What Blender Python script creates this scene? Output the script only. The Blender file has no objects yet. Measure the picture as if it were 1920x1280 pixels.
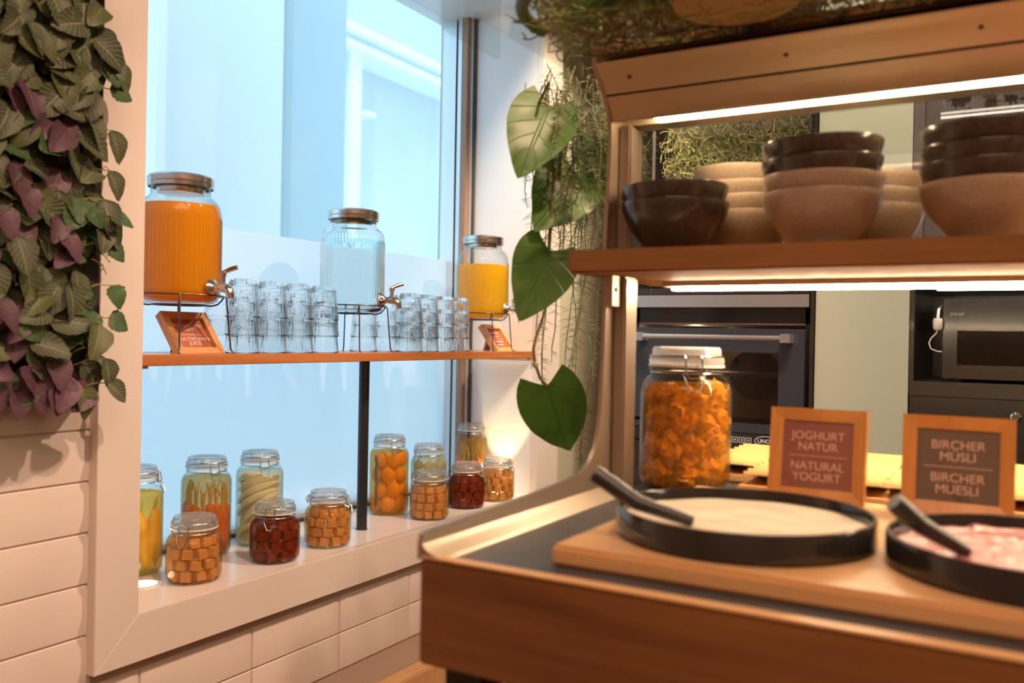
import bpy, math, random
from mathutils import Vector, Matrix, noise
R = random.Random(7)
PI = math.pi
col = bpy.context.scene.collection
S = bpy.context.scene
EYE = 1.15            # eye height above the floor; heights below are given from the floor

# ------------------------------------------------------------------ camera, world, lights
cd = bpy.data.cameras.new('camera'); cam = bpy.data.objects.new('camera', cd); col.objects.link(cam)
cd.sensor_width = 36.0; cd.lens = 1669.18 / 1920 * 36; cd.clip_start = 0.02; cd.clip_end = 200
_p, _r, _y = [math.radians(a) for a in (-0.2748, 1.0707, 30.3804)]
F = Vector((-math.sin(_y) * math.cos(_p), math.cos(_y) * math.cos(_p), math.sin(_p)))
Rt = Vector((math.cos(_y), math.sin(_y), 0)); U = Rt.cross(F)
R2 = Rt * math.cos(_r) + U * math.sin(_r); U2 = U * math.cos(_r) - Rt * math.sin(_r)
cam.matrix_world = Matrix(((R2.x, U2.x, -F.x, 0), (R2.y, U2.y, -F.y, 0), (R2.z, U2.z, -F.z, EYE), (0, 0, 0, 1)))
cd.dof.use_dof = True; cd.dof.focus_distance = 2.25; cd.dof.aperture_fstop = 3.4
S.camera = cam
S.view_settings.view_transform = 'Standard'; S.view_settings.look = 'None'
S.view_settings.exposure = 0.12; S.view_settings.gamma = 1.0; S.view_settings.use_curve_mapping = False
try:
    S.cycles.use_denoising = True; S.cycles.transparent_max_bounces = 48; S.cycles.max_bounces = 40
    S.cycles.diffuse_bounces = 6; S.cycles.glossy_bounces = 6; S.cycles.transmission_bounces = 40
    S.cycles.sample_clamp_indirect = 6.0; S.cycles.caustics_reflective = False; S.cycles.caustics_refractive = False
except Exception:
    pass
w = bpy.data.worlds.new('world'); S.world = w; w.use_nodes = True
w.node_tree.nodes['Background'].inputs[0].default_value = (0.52, 0.80, 1.0, 1)
w.node_tree.nodes['Background'].inputs[1].default_value = 1.85

def lamp(name, kind, loc, energy, color, target=None, **kw):
    l = bpy.data.lights.new(name, kind); l.energy = energy; l.color = color
    for k, v in kw.items(): setattr(l, k, v)
    o = bpy.data.objects.new(name, l); col.objects.link(o); o.location = loc
    if target is not None:
        o.rotation_euler = (Vector(target) - Vector(loc)).to_track_quat('-Z', 'Y').to_euler()
    return o
WARM = (1.0, 0.65, 0.45)
lamp('ceiling_spot_plants', 'SPOT', (0.05, 0.95, 2.76), 106, WARM, (-1.5, 1.05, 1.1), spot_size=1.05, spot_blend=0.6, shadow_soft_size=0.03)
lamp('ceiling_spot_window', 'SPOT', (-0.05, 2.15, 2.76), 160, WARM, (-1.55, 2.1, 0.7), spot_size=1.25, spot_blend=0.6, shadow_soft_size=0.03)
lamp('ceiling_spot_counter', 'SPOT', (0.35, 0.15, 2.76), 50, WARM, (-0.2, 0.85, 0.9), spot_size=0.55, spot_blend=0.7, shadow_soft_size=0.05)
lamp('ceiling_spot_kitchen', 'SPOT', (-0.3, 1.9, 2.76), 85, (1, 0.82, 0.62), (-0.6, 2.9, 1.4), spot_size=1.3, spot_blend=0.6, shadow_soft_size=0.05)
lamp('passage_fill_spot', 'SPOT', (-1.05, 2.62, 2.74), 150, (1, 0.80, 0.55), (-1.58, 3.25, 1.0), spot_size=0.95, spot_blend=0.6, shadow_soft_size=0.05)  # added spot without a fixture, brightens the cream wall past the window
lamp('fern_fill_spot', 'SPOT', (-1.0, 0.75, 2.76), 27, (1, 0.78, 0.52), (-0.7, 1.4, 1.2), spot_size=0.9, spot_blend=0.6, shadow_soft_size=0.05)  # extra spot put in to lift the hanging plants
lamp('room_fill', 'AREA', (0.6, -0.6, 2.77), 46, WARM, (0.6, -0.6, 0), shape='RECTANGLE', size=2.2, size_y=2.2)  # unseen fill light added to raise the overall level of the room
# daylight: a pale overcast sun that reaches the facade across the lane
lamp('sun', 'SUN', (-4, 0, 8), 2.0, (0.80, 0.93, 1.0), None, angle=0.5).rotation_euler = (math.radians(28), math.radians(20), 0)

# ------------------------------------------------------------------ helpers
class MB:
    def __init__(s): s.v = []; s.f = []; s.m = []; s.uv = {}
    def add(s, vs, fs, mi=0):
        o = len(s.v); s.v += [tuple(v) for v in vs]; s.f += [tuple(i + o for i in f) for f in fs]; s.m += [mi] * len(fs); return s
    def box(s, x0, x1, y0, y1, z0, z1, mi=0):
        return s.add([(x0, y0, z0), (x1, y0, z0), (x1, y1, z0), (x0, y1, z0), (x0, y0, z1), (x1, y0, z1), (x1, y1, z1), (x0, y1, z1)],
                     [(0, 3, 2, 1), (4, 5, 6, 7), (0, 1, 5, 4), (1, 2, 6, 5), (2, 3, 7, 6), (3, 0, 4, 7)], mi)
    def tube(s, pts, r, n=8, cap=True, mi=0):
        pts = [Vector(p) for p in pts]; m = len(pts)
        rr = r if isinstance(r, (list, tuple)) else [r] * m
        up = None; vs = []
        for i, p in enumerate(pts):
            t = (pts[min(i + 1, m - 1)] - pts[max(i - 1, 0)]).normalized()
            if up is None:
                up = Vector((0, 0, 1)) if abs(t.z) < .9 else Vector((1, 0, 0))
            a = t.cross(up)
            if a.length < 1e-5: a = t.orthogonal()
            a.normalize(); b = a.cross(t).normalized(); up = b
            for k in range(n):
                q = 2 * PI * k / n; vs.append(p + (a * math.cos(q) + b * math.sin(q)) * rr[i])
        fs = [(i * n + k, i * n + (k + 1) % n, (i + 1) * n + (k + 1) % n, (i + 1) * n + k) for i in range(m - 1) for k in range(n)]
        if cap: fs += [tuple(range(n))[::-1], tuple((m - 1) * n + k for k in range(n))]
        return s.add(vs, fs, mi)
    def ring(s, c, rad, r, n=48, k=8, mi=0, axis=None):
        c = Vector(c); vs = []
        M = Matrix.Identity(3) if axis is None else Vector(axis).to_track_quat('Z', 'Y').to_matrix()
        for i in range(n):
            a = 2 * PI * i / n; d = Vector((math.cos(a), math.sin(a), 0))
            for j in range(k):
                b = 2 * PI * j / k; vs.append(c + M @ (d * (rad + r * math.cos(b)) + Vector((0, 0, r * math.sin(b)))))
        return s.add(vs, [(i * k + j, ((i + 1) % n) * k + j, ((i + 1) % n) * k + (j + 1) % k, i * k + (j + 1) % k) for i in range(n) for j in range(k)], mi)
    def lathe(s, prof, n=48, ribs=0, amp=0.0, zr=(0, 0), c=(0, 0, 0), mi=0, axis=None, square=0.0):
        vs = []; fs = []; c = Vector(c)
        M = Matrix.Identity(3) if axis is None else Vector(axis).to_track_quat('Z', 'Y').to_matrix()
        rows = []
        for r, z in prof:
            if r < 1e-6: rows.append([len(vs)]); vs.append(c + M @ Vector((0, 0, z))); continue
            row = []
            for k in range(n):
                a = 2 * PI * k / n; q = r
                if ribs and zr[0] <= z <= zr[1]: q = r + amp * (abs(math.cos(a * ribs / 2)) - .5)
                if square: q = r * (1 + square * (math.cos(4 * a) - 1) * .5)
                row.append(len(vs)); vs.append(c + M @ Vector((q * math.cos(a), q * math.sin(a), z)))
            rows.append(row)
        for A, B in zip(rows, rows[1:]):
            if len(A) == 1 and len(B) == 1: continue
            for k in range(n):
                k2 = (k + 1) % n
                if len(A) == 1: fs.append((A[0], B[k2], B[k]))
                elif len(B) == 1: fs.append((A[k], A[k2], B[0]))
                else: fs.append((A[k], A[k2], B[k2], B[k]))
        return s.add(vs, fs, mi)
    def ell(s, c, rx, ry, rz, n=14, k=9, rot=None, lump=0, seed=0, mi=0):
        c = Vector(c); vs = [(0, 0, 1)]; fs = []
        for i in range(1, k):
            t = PI * i / k
            for j in range(n):
                a = 2 * PI * j / n; vs.append((math.sin(t) * math.cos(a), math.sin(t) * math.sin(a), math.cos(t)))
        vs.append((0, 0, -1))
        out = []
        for v in vs:
            v = Vector(v)
            if lump: v = v * (1 + lump * noise.noise(v * 2.3 + Vector((seed * 7.3, seed * 3.1, 1))))
            v = Vector((v.x * rx, v.y * ry, v.z * rz))
            if rot is not None: v = rot @ v
            out.append(c + v)
        for j in range(n):
            fs.append((0, 1 + j, 1 + (j + 1) % n)); e = len(vs) - 1; b = 1 + (k - 2) * n
            fs.append((e, b + (j + 1) % n, b + j))
            for i in range(k - 2):
                a = 1 + i * n; d = a + n; fs.append((a + j, d + j, d + (j + 1) % n, a + (j + 1) % n))
        return s.add(out, fs, mi)
    def prism(s, poly, axis, a0, a1, mi=0):
        n = len(poly)
        def P(p, a): return {'x': (a, p[0], p[1]), 'y': (p[0], a, p[1]), 'z': (p[0], p[1], a)}[axis]
        vs = [P(p, a0) for p in poly] + [P(p, a1) for p in poly]
        return s.add(vs, [tuple(range(n))[::-1], tuple(range(n, 2 * n))] + [(i, (i + 1) % n, n + (i + 1) % n, n + i) for i in range(n)], mi)
    def mesh(s, name, mats, smooth=35):
        me = bpy.data.meshes.new(name); me.from_pydata(s.v, [], s.f); me.validate(clean_customdata=False)
        for m in (mats if isinstance(mats, (list, tuple)) else [mats]): me.materials.append(m)
        if any(s.m) and len(me.polygons) == len(s.m): me.polygons.foreach_set('material_index', s.m)
        if smooth:
            me.shade_smooth(); me.set_sharp_from_angle(angle=math.radians(smooth))
        if s.uv:
            l = me.uv_layers.new(name='UVMap')
            for lp in me.loops: l.data[lp.index].uv = s.uv.get(lp.vertex_index, (0, 0))
        me.update(); return me
    def build(s, name, mats, parent=None, smooth=35, bevel=0, loc=None, label=None, kind=None):
        me = s.mesh(name, mats, smooth)
        if bevel:
            import bmesh
            bm = bmesh.new(); bm.from_mesh(me); bmesh.ops.recalc_face_normals(bm, faces=bm.faces)
            ed = [e for e in bm.edges if len(e.link_faces) == 2 and e.calc_face_angle(0) > .6]
            bmesh.ops.bevel(bm, geom=ed, offset=bevel, segments=2, affect='EDGES', clamp_overlap=True)
            bm.to_mesh(me); bm.free(); me.shade_smooth(); me.set_sharp_from_angle(angle=math.radians(50))
        return link(name, me, parent, loc, label, kind)
def link(name, me, parent=None, loc=None, label=None, kind=None, M=None):
    o = bpy.data.objects.new(name, me); col.objects.link(o)
    if parent is not None: o.parent = parent
    if M is not None: o.matrix_basis = M
    elif loc is not None: o.location = loc
    if label: o['label'] = label
    if kind: o['kind'] = kind
    return o
def tag(o, label, cat, group=None, kind=None):
    o['label'] = label; o['category'] = cat
    if group: o['group'] = group
    if kind: o['kind'] = kind
    return o
def thing(name, label, cat, loc=(0, 0, 0), rz=0, group=None, rot=None):
    o = bpy.data.objects.new(name, None); col.objects.link(o); o.empty_display_size = .05
    o.location = loc; o.rotation_euler = rot if rot else (0, 0, rz)
    return tag(o, label, cat, group)
def struct(name): 
    o = bpy.data.objects.new(name, None); col.objects.link(o); o['kind'] = 'structure'; return o
def dup(root, loc, rz, label, group=None, rot=None):
    r = root.copy(); col.objects.link(r); r.location = loc; r.rotation_euler = rot if rot else (0, 0, rz); r['label'] = label
    if group: r['group'] = group
    for ch in list(root.children):
        c = ch.copy(); col.objects.link(c); c.parent = r
        for g in ch.children:
            d = g.copy(); col.objects.link(d); d.parent = c
    return r
def text(body, size, mat, parent, loc, rot, name='lettering', bold=0, spacing=1.0, line=1.0, extrude=0.0003, align='CENTER'):
    c = bpy.data.curves.new(name, 'FONT'); c.body = body; c.size = size; c.align_x = align; c.align_y = 'CENTER'
    c.extrude = extrude; c.offset = bold; c.space_character = spacing; c.space_line = line
    c.materials.append(mat)
    f_ = bpy.data.objects.new(name, c); col.objects.link(f_); bpy.context.view_layer.update()
    me = bpy.data.meshes.new_from_object(f_.evaluated_get(bpy.context.evaluated_depsgraph_get()))
    bpy.data.objects.remove(f_); me.name = name
    if not me.materials: me.materials.append(mat)
    o = bpy.data.objects.new(name, me); col.objects.link(o); o.parent = parent; o.location = loc; o.rotation_euler = rot
    return o

# ------------------------------------------------------------------ materials
def nodes(name):
    m = bpy.data.materials.new(name); m.use_nodes = True
    return m, m.node_tree, m.node_tree.nodes['Principled BSDF']
def N(nt, t, **kw):
    n = nt.nodes.new(t)
    for k, v in kw.items():
        if isinstance(k, str) and hasattr(n, k): setattr(n, k, v)
        else: n.inputs[k].default_value = v
    return n
def L(nt, a, b): nt.links.new(a, b)
def c4(c): return (c[0], c[1], c[2], 1)
def pm(name, c, rough=.5, metal=0., c2=None, scale=8., bump=0., bscale=60., coat=0., spec=.5, sss=0., trans=0.):
    m, nt, b = nodes(name)
    b.inputs['Base Color'].default_value = c4(c); b.inputs['Roughness'].default_value = rough; b.inputs['Metallic'].default_value = metal
    b.inputs['Coat Weight'].default_value = coat; b.inputs['Coat Roughness'].default_value = .08; b.inputs['Specular IOR Level'].default_value = spec
    if sss: b.inputs['Subsurface Weight'].default_value = sss; b.inputs['Subsurface Radius'].default_value = (.02, .008, .003); b.inputs['Subsurface Scale'].default_value = .5
    tc = N(nt, 'ShaderNodeTexCoord')
    if c2 is not None:
        n = N(nt, 'ShaderNodeTexNoise'); n.inputs['Scale'].default_value = scale; n.inputs['Detail'].default_value = 4
        L(nt, tc.outputs['Object'], n.inputs['Vector'])
        r = N(nt, 'ShaderNodeValToRGB'); r.color_ramp.elements[0].position = .35; r.color_ramp.elements[1].position = .68
        r.color_ramp.elements[0].color = c4(c); r.color_ramp.elements[1].color = c4(c2)
        L(nt, n.outputs['Fac'], r.inputs['Fac']); L(nt, r.outputs['Color'], b.inputs['Base Color'])
    if bump:
        n = N(nt, 'ShaderNodeTexNoise'); n.inputs['Scale'].default_value = bscale; n.inputs['Detail'].default_value = 3
        L(nt, tc.outputs['Object'], n.inputs['Vector'])
        u = N(nt, 'ShaderNodeBump'); u.inputs['Strength'].default_value = bump; u.inputs['Distance'].default_value = .003
        L(nt, n.outputs['Fac'], u.inputs['Height']); L(nt, u.outputs['Normal'], b.inputs['Normal'])
    return m
def wood(name, c, c2, axis='x', scale=18., rough=.4, coat=.0, dark=None):
    m, nt, b = nodes(name); b.inputs['Roughness'].default_value = rough; b.inputs['Coat Weight'].default_value = coat
    tc = N(nt, 'ShaderNodeTexCoord'); mp = N(nt, 'ShaderNodeMapping')
    s = {'x': (.07, 1, 1), 'y': (1, .07, 1), 'z': (1, 1, .07)}[axis]
    mp.inputs['Scale'].default_value = s; L(nt, tc.outputs['Object'], mp.inputs['Vector'])
    n = N(nt, 'ShaderNodeTexNoise'); n.inputs['Scale'].default_value = scale; n.inputs['Detail'].default_value = 6; n.inputs['Distortion'].default_value = .6
    L(nt, mp.outputs['Vector'], n.inputs['Vector'])
    n2 = N(nt, 'ShaderNodeTexNoise'); n2.inputs['Scale'].default_value = scale * 7; n2.inputs['Detail'].default_value = 3
    L(nt, mp.outputs['Vector'], n2.inputs['Vector'])
    mx = N(nt, 'ShaderNodeMath', operation='MULTIPLY_ADD'); mx.inputs[1].default_value = .35
    L(nt, n2.outputs['Fac'], mx.inputs[0]); L(nt, n.outputs['Fac'], mx.inputs[2])
    r = N(nt, 'ShaderNodeValToRGB'); e = r.color_ramp.elements
    e[0].position = .42; e[0].color = c4(dark or c2); e[1].position = .78; e[1].color = c4(c)
    k = e.new(.55); k.color = c4(c2)
    L(nt, mx.outputs[0], r.inputs['Fac']); L(nt, r.outputs['Color'], b.inputs['Base Color'])
    u = N(nt, 'ShaderNodeBump'); u.inputs['Strength'].default_value = .12; u.inputs['Distance'].default_value = .001
    L(nt, n2.outputs['Fac'], u.inputs['Height']); L(nt, u.outputs['Normal'], b.inputs['Normal'])
    return m
def glass(name, tint=(.97, .99, .98), edge=(.62, .74, .77), refl=.9, base=.045, power=4.0, rough=.02, frost=0):
    """thin clear glass: see-through face on, tinted and mirror-like towards grazing angles"""
    m, nt, b = nodes(name); nt.nodes.remove(b); out = nt.nodes['Material Output']
    lw = N(nt, 'ShaderNodeLayerWeight'); lw.inputs['Blend'].default_value = .5
    pw = N(nt, 'ShaderNodeMath', operation='POWER'); pw.inputs[1].default_value = power; L(nt, lw.outputs['Facing'], pw.inputs[0])
    ma = N(nt, 'ShaderNodeMath', operation='MULTIPLY_ADD'); ma.inputs[1].default_value = refl; ma.inputs[2].default_value = base; L(nt, pw.outputs[0], ma.inputs[0])
    mc = N(nt, 'ShaderNodeMix', data_type='RGBA'); mc.inputs[6].default_value = c4(tint); mc.inputs[7].default_value = c4(edge)
    pw2 = N(nt, 'ShaderNodeMath', operation='POWER'); pw2.inputs[1].default_value = 2.2; L(nt, lw.outputs['Facing'], pw2.inputs[0]); L(nt, pw2.outputs[0], mc.inputs[0])
    t = N(nt, 'ShaderNodeBsdfTransparent'); L(nt, mc.outputs[2], t.inputs['Color'])
    g = N(nt, 'ShaderNodeBsdfGlossy'); g.inputs['Roughness'].default_value = rough
    mx = N(nt, 'ShaderNodeMixShader'); L(nt, ma.outputs[0], mx.inputs[0]); L(nt, t.outputs[0], mx.inputs[1]); L(nt, g.outputs[0], mx.inputs[2])
    res = mx
    if frost:
        d = N(nt, 'ShaderNodeBsdfDiffuse'); d.inputs['Color'].default_value = (.86, .86, .85, 1)
        tl = N(nt, 'ShaderNodeBsdfTranslucent'); tl.inputs['Color'].default_value = (.86, .88, .88, 1)
        dm = N(nt, 'ShaderNodeMixShader'); dm.inputs[0].default_value = .45; L(nt, d.outputs[0], dm.inputs[1]); L(nt, tl.outputs[0], dm.inputs[2])
        fm = N(nt, 'ShaderNodeMixShader'); fm.inputs[0].default_value = frost; L(nt, mx.outputs[0], fm.inputs[1]); L(nt, dm.outputs[0], fm.inputs[2]); res = fm
    L(nt, res.outputs[0], out.inputs['Surface']); return m
def solid_glass(name, c=(.985, .993, .995)):
    m, nt, b = nodes(name); b.inputs['Base Color'].default_value = c4(c); b.inputs['Roughness'].default_value = .0
    b.inputs['Transmission Weight'].default_value = 1.0; b.inputs['IOR'].default_value = 1.46
    return m
def liquid(name, tint, murk, amount=.12):
    """clear coloured brine: tinted, with a little murk that scatters light"""
    m, nt, b = nodes(name); nt.nodes.remove(b); out = nt.nodes['Material Output']
    t = N(nt, 'ShaderNodeBsdfTransparent'); t.inputs['Color'].default_value = c4(tint)
    d = N(nt, 'ShaderNodeBsdfDiffuse'); d.inputs['Color'].default_value = c4(murk)
    tr = N(nt, 'ShaderNodeBsdfTranslucent'); tr.inputs['Color'].default_value = c4(murk)
    a = N(nt, 'ShaderNodeMixShader'); a.inputs[0].default_value = .5; L(nt, d.outputs[0], a.inputs[1]); L(nt, tr.outputs[0], a.inputs[2])
    mx = N(nt, 'ShaderNodeMixShader'); mx.inputs[0].default_value = amount; L(nt, t.outputs[0], mx.inputs[1]); L(nt, a.outputs[0], mx.inputs[2])
    L(nt, mx.outputs[0], out.inputs['Surface']); return m
def juice(name, c, transl=.45):
    m, nt, b = nodes(name); out = nt.nodes['Material Output']
    b.inputs['Base Color'].default_value = c4(c); b.inputs['Roughness'].default_value = .25
    tr = N(nt, 'ShaderNodeBsdfTranslucent'); tr.inputs['Color'].default_value = c4(c)
    mx = N(nt, 'ShaderNodeMixShader'); mx.inputs[0].default_value = transl; L(nt, b.outputs[0], mx.inputs[1]); L(nt, tr.outputs[0], mx.inputs[2])
    L(nt, mx.outputs[0], out.inputs['Surface']); return m
def emit(name, c, s):
    m, nt, b = nodes(name); b.inputs['Base Color'].default_value = c4(c); b.inputs['Emission Color'].default_value = c4(c); b.inputs['Emission Strength'].default_value = s
    return m
def leafmat(name, c, vein, nv=7., vw=.10, mott=None, rough=.5, trans=.15, veinamt=1.0):
    m, nt, b = nodes(name); out = nt.nodes['Material Output']; b.inputs['Roughness'].default_value = rough
    uv = N(nt, 'ShaderNodeUVMap'); sp = N(nt, 'ShaderNodeSeparateXYZ'); L(nt, uv.outputs[0], sp.inputs[0])
    au = N(nt, 'ShaderNodeMath', operation='ABSOLUTE'); L(nt, sp.outputs[0], au.inputs[0])
    k = N(nt, 'ShaderNodeMath', operation='MULTIPLY_ADD'); k.inputs[1].default_value = -.30; L(nt, au.outputs[0], k.inputs[0]); L(nt, sp.outputs[1], k.inputs[2])
    f = N(nt, 'ShaderNodeMath', operation='MULTIPLY'); f.inputs[1].default_value = nv; L(nt, k.outputs[0], f.inputs[0])
    pp = N(nt, 'ShaderNodeMath', operation='PINGPONG'); pp.inputs[1].default_value = .5; L(nt, f.outputs[0], pp.inputs[0])
    s1 = N(nt, 'ShaderNodeMapRange'); s1.inputs['From Min'].default_value = vw; s1.inputs['From Max'].default_value = vw * .3; L(nt, pp.outputs[0], s1.inputs['Value'])
    s2 = N(nt, 'ShaderNodeMapRange'); s2.inputs['From Min'].default_value = .075; s2.inputs['From Max'].default_value = .03; L(nt, au.outputs[0], s2.inputs['Value'])
    mxx = N(nt, 'ShaderNodeMath', operation='MAXIMUM'); L(nt, s1.outputs[0], mxx.inputs[0]); L(nt, s2.outputs[0], mxx.inputs[1])
    amt = N(nt, 'ShaderNodeMath', operation='MULTIPLY'); amt.inputs[1].default_value = veinamt; L(nt, mxx.outputs[0], amt.inputs[0])
    oi = N(nt, 'ShaderNodeObjectInfo'); hv = N(nt, 'ShaderNodeMapRange'); hv.inputs['To Min'].default_value = .62; hv.inputs['To Max'].default_value = 1.25; L(nt, oi.outputs['Random'], hv.inputs['Value'])
    hs = N(nt, 'ShaderNodeHueSaturation'); hs.inputs['Color'].default_value = c4(c); L(nt, hv.outputs[0], hs.inputs['Value'])
    base = hs.outputs[0]
    if mott:
        tc = N(nt, 'ShaderNodeTexCoord'); n = N(nt, 'ShaderNodeTexNoise'); n.inputs['Scale'].default_value = 40; L(nt, tc.outputs['Object'], n.inputs['Vector'])
        mm = N(nt, 'ShaderNodeMix', data_type='RGBA'); L(nt, n.outputs['Fac'], mm.inputs[0]); L(nt, base, mm.inputs[6]); mm.inputs[7].default_value = c4(mott); base = mm.outputs[2]
    mc = N(nt, 'ShaderNodeMix', data_type='RGBA'); L(nt, amt.outputs[0], mc.inputs[0]); L(nt, base, mc.inputs[6]); mc.inputs[7].default_value = c4(vein)
    L(nt, mc.outputs[2], b.inputs['Base Color'])
    u = N(nt, 'ShaderNodeBump'); u.inputs['Strength'].default_value = .5; u.inputs['Distance'].default_value = .0015; u.invert = True
    L(nt, mxx.outputs[0], u.inputs['Height']); L(nt, u.outputs['Normal'], b.inputs['Normal'])
    tr = N(nt, 'ShaderNodeBsdfTranslucent'); L(nt, mc.outputs[2], tr.inputs['Color'])
    mx = N(nt, 'ShaderNodeMixShader'); mx.inputs[0].default_value = trans; L(nt, b.outputs[0], mx.inputs[1]); L(nt, tr.outputs[0], mx.inputs[2])
    L(nt, mx.outputs[0], out.inputs['Surface']); return m
def film(name):
    m, nt, b = nodes(name); nt.nodes.remove(b); out = nt.nodes['Material Output']
    d = N(nt, 'ShaderNodeBsdfDiffuse'); d.inputs['Color'].default_value = (.8, .84, .86, 1)
    tr = N(nt, 'ShaderNodeBsdfTranslucent'); tr.inputs['Color'].default_value = (.95, .98, .99, 1)
    a = N(nt, 'ShaderNodeMixShader'); a.inputs[0].default_value = .78; L(nt, d.outputs[0], a.inputs[1]); L(nt, tr.outputs[0], a.inputs[2])
    t = N(nt, 'ShaderNodeBsdfTransparent'); t.inputs['Color'].default_value = (.95, .98, 1, 1)
    mx = N(nt, 'ShaderNodeMixShader'); mx.inputs[0].default_value = .8; L(nt, t.outputs[0], mx.inputs[1]); L(nt, a.outputs[0], mx.inputs[2])
    L(nt, mx.outputs[0], out.inputs['Surface']); return m

m_white = pm('white_lacquer', (.78, .72, .67), .22, c2=(.76, .70, .65), scale=3, spec=.5)
m_reveal = pm('white_reveal', (.86, .84, .82), .35)
m_tile = pm('glazed_tile', (.80, .73, .68), .16, c2=(.78, .70, .65), scale=5)
m_grout = pm('grout', (.52, .42, .36), .8)
m_plaster = pm('cream_plaster', (.80, .74, .56), .7, bump=.05)
m_ceil = pm('ceiling_paint', (.75, .70, .64), .8)
m_floor = wood('floor_wood', (.35, .2, .1), (.25, .13, .06), 'y', 6)
m_wall = pm('room_wall', (.62, .50, .40), .8)
m_alu = pm('anodised_aluminium', (.72, .75, .77), .35, .6)
m_gasket = pm('dark_gasket', (.06, .07, .08), .6)
m_strip = wood('mullion_wood', (.42, .26, .17), (.34, .2, .13), 'z', 20)
m_shelfw = wood('oiled_shelf_wood', (.56, .22, .07), (.44, .155, .045), 'y', 22, .35, .2)
m_counterw = wood('walnut_front', (.25, .105, .034), (.17, .066, .02), 'x', 9, .4, .05, dark=(.08, .028, .009))
m_ledgew = wood('upper_shelf_wood', (.29, .14, .052), (.22, .10, .035), 'x', 12, .65, 0)
m_ledgew.node_tree.nodes['Principled BSDF'].inputs['Specular IOR Level'].default_value = .15
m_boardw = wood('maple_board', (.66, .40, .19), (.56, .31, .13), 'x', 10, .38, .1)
m_framew = wood('frame_wood', (.60, .30, .09), (.50, .22, .06), 'z', 20, .35, .2)
m_framew2 = wood('pale_frame_wood', (.66, .38, .18), (.58, .31, .13), 'y', 20, .35, .1)
m_steel = pm('brushed_steel', (.46, .38, .30), .4, .85)
m_canopy = pm('canopy_metal', (.64, .55, .38), .38, .7)
m_chrome = pm('polished_steel', (.72, .70, .68), .16, 1.0)
m_lid = pm('lid_steel', (.62, .58, .55), .25, 1.0)
m_wire = pm('dark_wire', (.09, .085, .09), .35, .8)
m_bail = pm('bail_wire', (.45, .43, .42), .25, 1.0)
m_black = pm('black_lacquer', (.014, .013, .013), .18, coat=.3)
m_blackmatt = pm('black_matt', (.02, .02, .022), .5)
m_top = pm('dark_counter_top', (.045, .045, .05), .42, c2=(.06, .06, .065), scale=30)
m_post = pm('post_black', (.02, .022, .026), .35)
m_jar = glass('jar_glass', (.975, .99, .985), (.60, .70, .70), .55, .035, 3.6)
m_lidg = glass('jar_lid_glass', (.86, .90, .88), (.62, .70, .70), .7, .08, 2.4, frost=.22)
m_lidbig = glass('thick_lid_glass', (.9, .9, .88), (.7, .7, .68), .7, .08, 2.4, frost=.5)
m_tum = glass('tumbler_glass', (.995, .997, .999), (.88, .91, .94), .38, .03, 3.0, frost=.03)
m_solid = solid_glass('clear_solid_glass'); m_solid2 = solid_glass('dispenser_solid_glass', (.97, .988, .988))
m_disp = glass('dispenser_glass', (.97, .988, .988), (.50, .64, .68), .65, .045, 2.8)
m_pane = glass('window_glass', (.97, .99, 1), (.85, .95, 1), .5, .03, 5)
m_acryl = glass('clear_acrylic', (.97, .97, .96), (.93, .93, .90), .45, .03, 6)
m_screen = glass('screen_glass', (.985, .99, .985), (.85, .9, .88), .4, .008, 5)
m_film = film('privacy_film')
m_rubber = pm('gasket_rubber', (.80, .76, .70), .5)
m_orange = juice('orange_juice', (.95, .42, .004)); m_yellow = juice('yellow_juice', (1, .66, .03), .6)
m_water = liquid('water', (.93, .985, .985), (.8, .95, .95), .02)
m_brass = pm('strainer_yellow', (.75, .45, .04), .35, .3)

# ------------------------------------------------------------------ room shell
FX = -1.55                       # front plane of the window frame
NY0, NY1, NZ0, NZ1 = 1.173, 2.838, .578, 2.35
TX = -1.575                      # face of the tiles
GX = -1.94                       # the glass
b = MB()
for y0, y1, z0, z1 in [(-2.6, NY0 - .02, 0, 2.8), (NY1 + .02, 3.0, 0, 2.8), (NY0 - .02, NY1 + .02, 0, NZ0 - .03), (NY0 - .02, NY1 + .02, NZ1 + .02, 2.8)]:
    b.box(-2.02, TX - .006, y0, y1, z0, z1)
wl = b.build('wall_left', m_grout, smooth=0, kind='structure')
def tile_mesh():
    b = MB(); L_, H = .303, .097; e = .0016; ap = (.0165, .232, .066)
    # local: y along the wall, z up, x outwards; four sloping facets meeting at an off-centre ridge point
    b.add([(0, 0, 0), (0, L_, 0), (0, L_, H), (0, 0, H), (.004, e, e), (.004, L_ - e, e), (.004, L_ - e, H - e), (.004, e, H - e), ap, (.0095, .05, .05)],
          [(0, 1, 5, 4), (1, 2, 6, 5), (2, 3, 7, 6), (3, 0, 4, 7), (4, 5, 8, 9), (5, 6, 8), (6, 7, 9, 8), (7, 4, 9)])
    return b.mesh('tile', m_tile, smooth=20)
tm = tile_mesh()
for k in range(-6, 14):
    z0 = EYE - .795 + .1 * k + .0015
    for j in range(-3, 6):
        y0 = 1.198 + .3065 * j + .002
        if y0 + .303 < .3 or z0 < .16 or z0 > 1.95: continue
        inside = y0 + .303 > NY0 - .09 and y0 < NY1 + .14
        if inside and z0 + .1 > NZ0 - .085:
            if y0 < NY0 - .085 and z0 < 1.95:      # cut tile beside the frame
                L_ = NY0 - .086 - y0
                o = link('tile', tm, wl, M=Matrix.Translation((TX - .006, y0, z0)) @ Matrix.Diagonal((1, L_ / .303, 1, 1)))
            continue
        if k > 3 and y0 > .55: pass
        link('tile', tm, wl, loc=(TX - .006, y0, z0))
b = MB().box(-2.02, -1.585, 3.0, 3.6, 0, 2.8); b.build('wall_rear_left', m_plaster, smooth=0, kind='structure')
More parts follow.
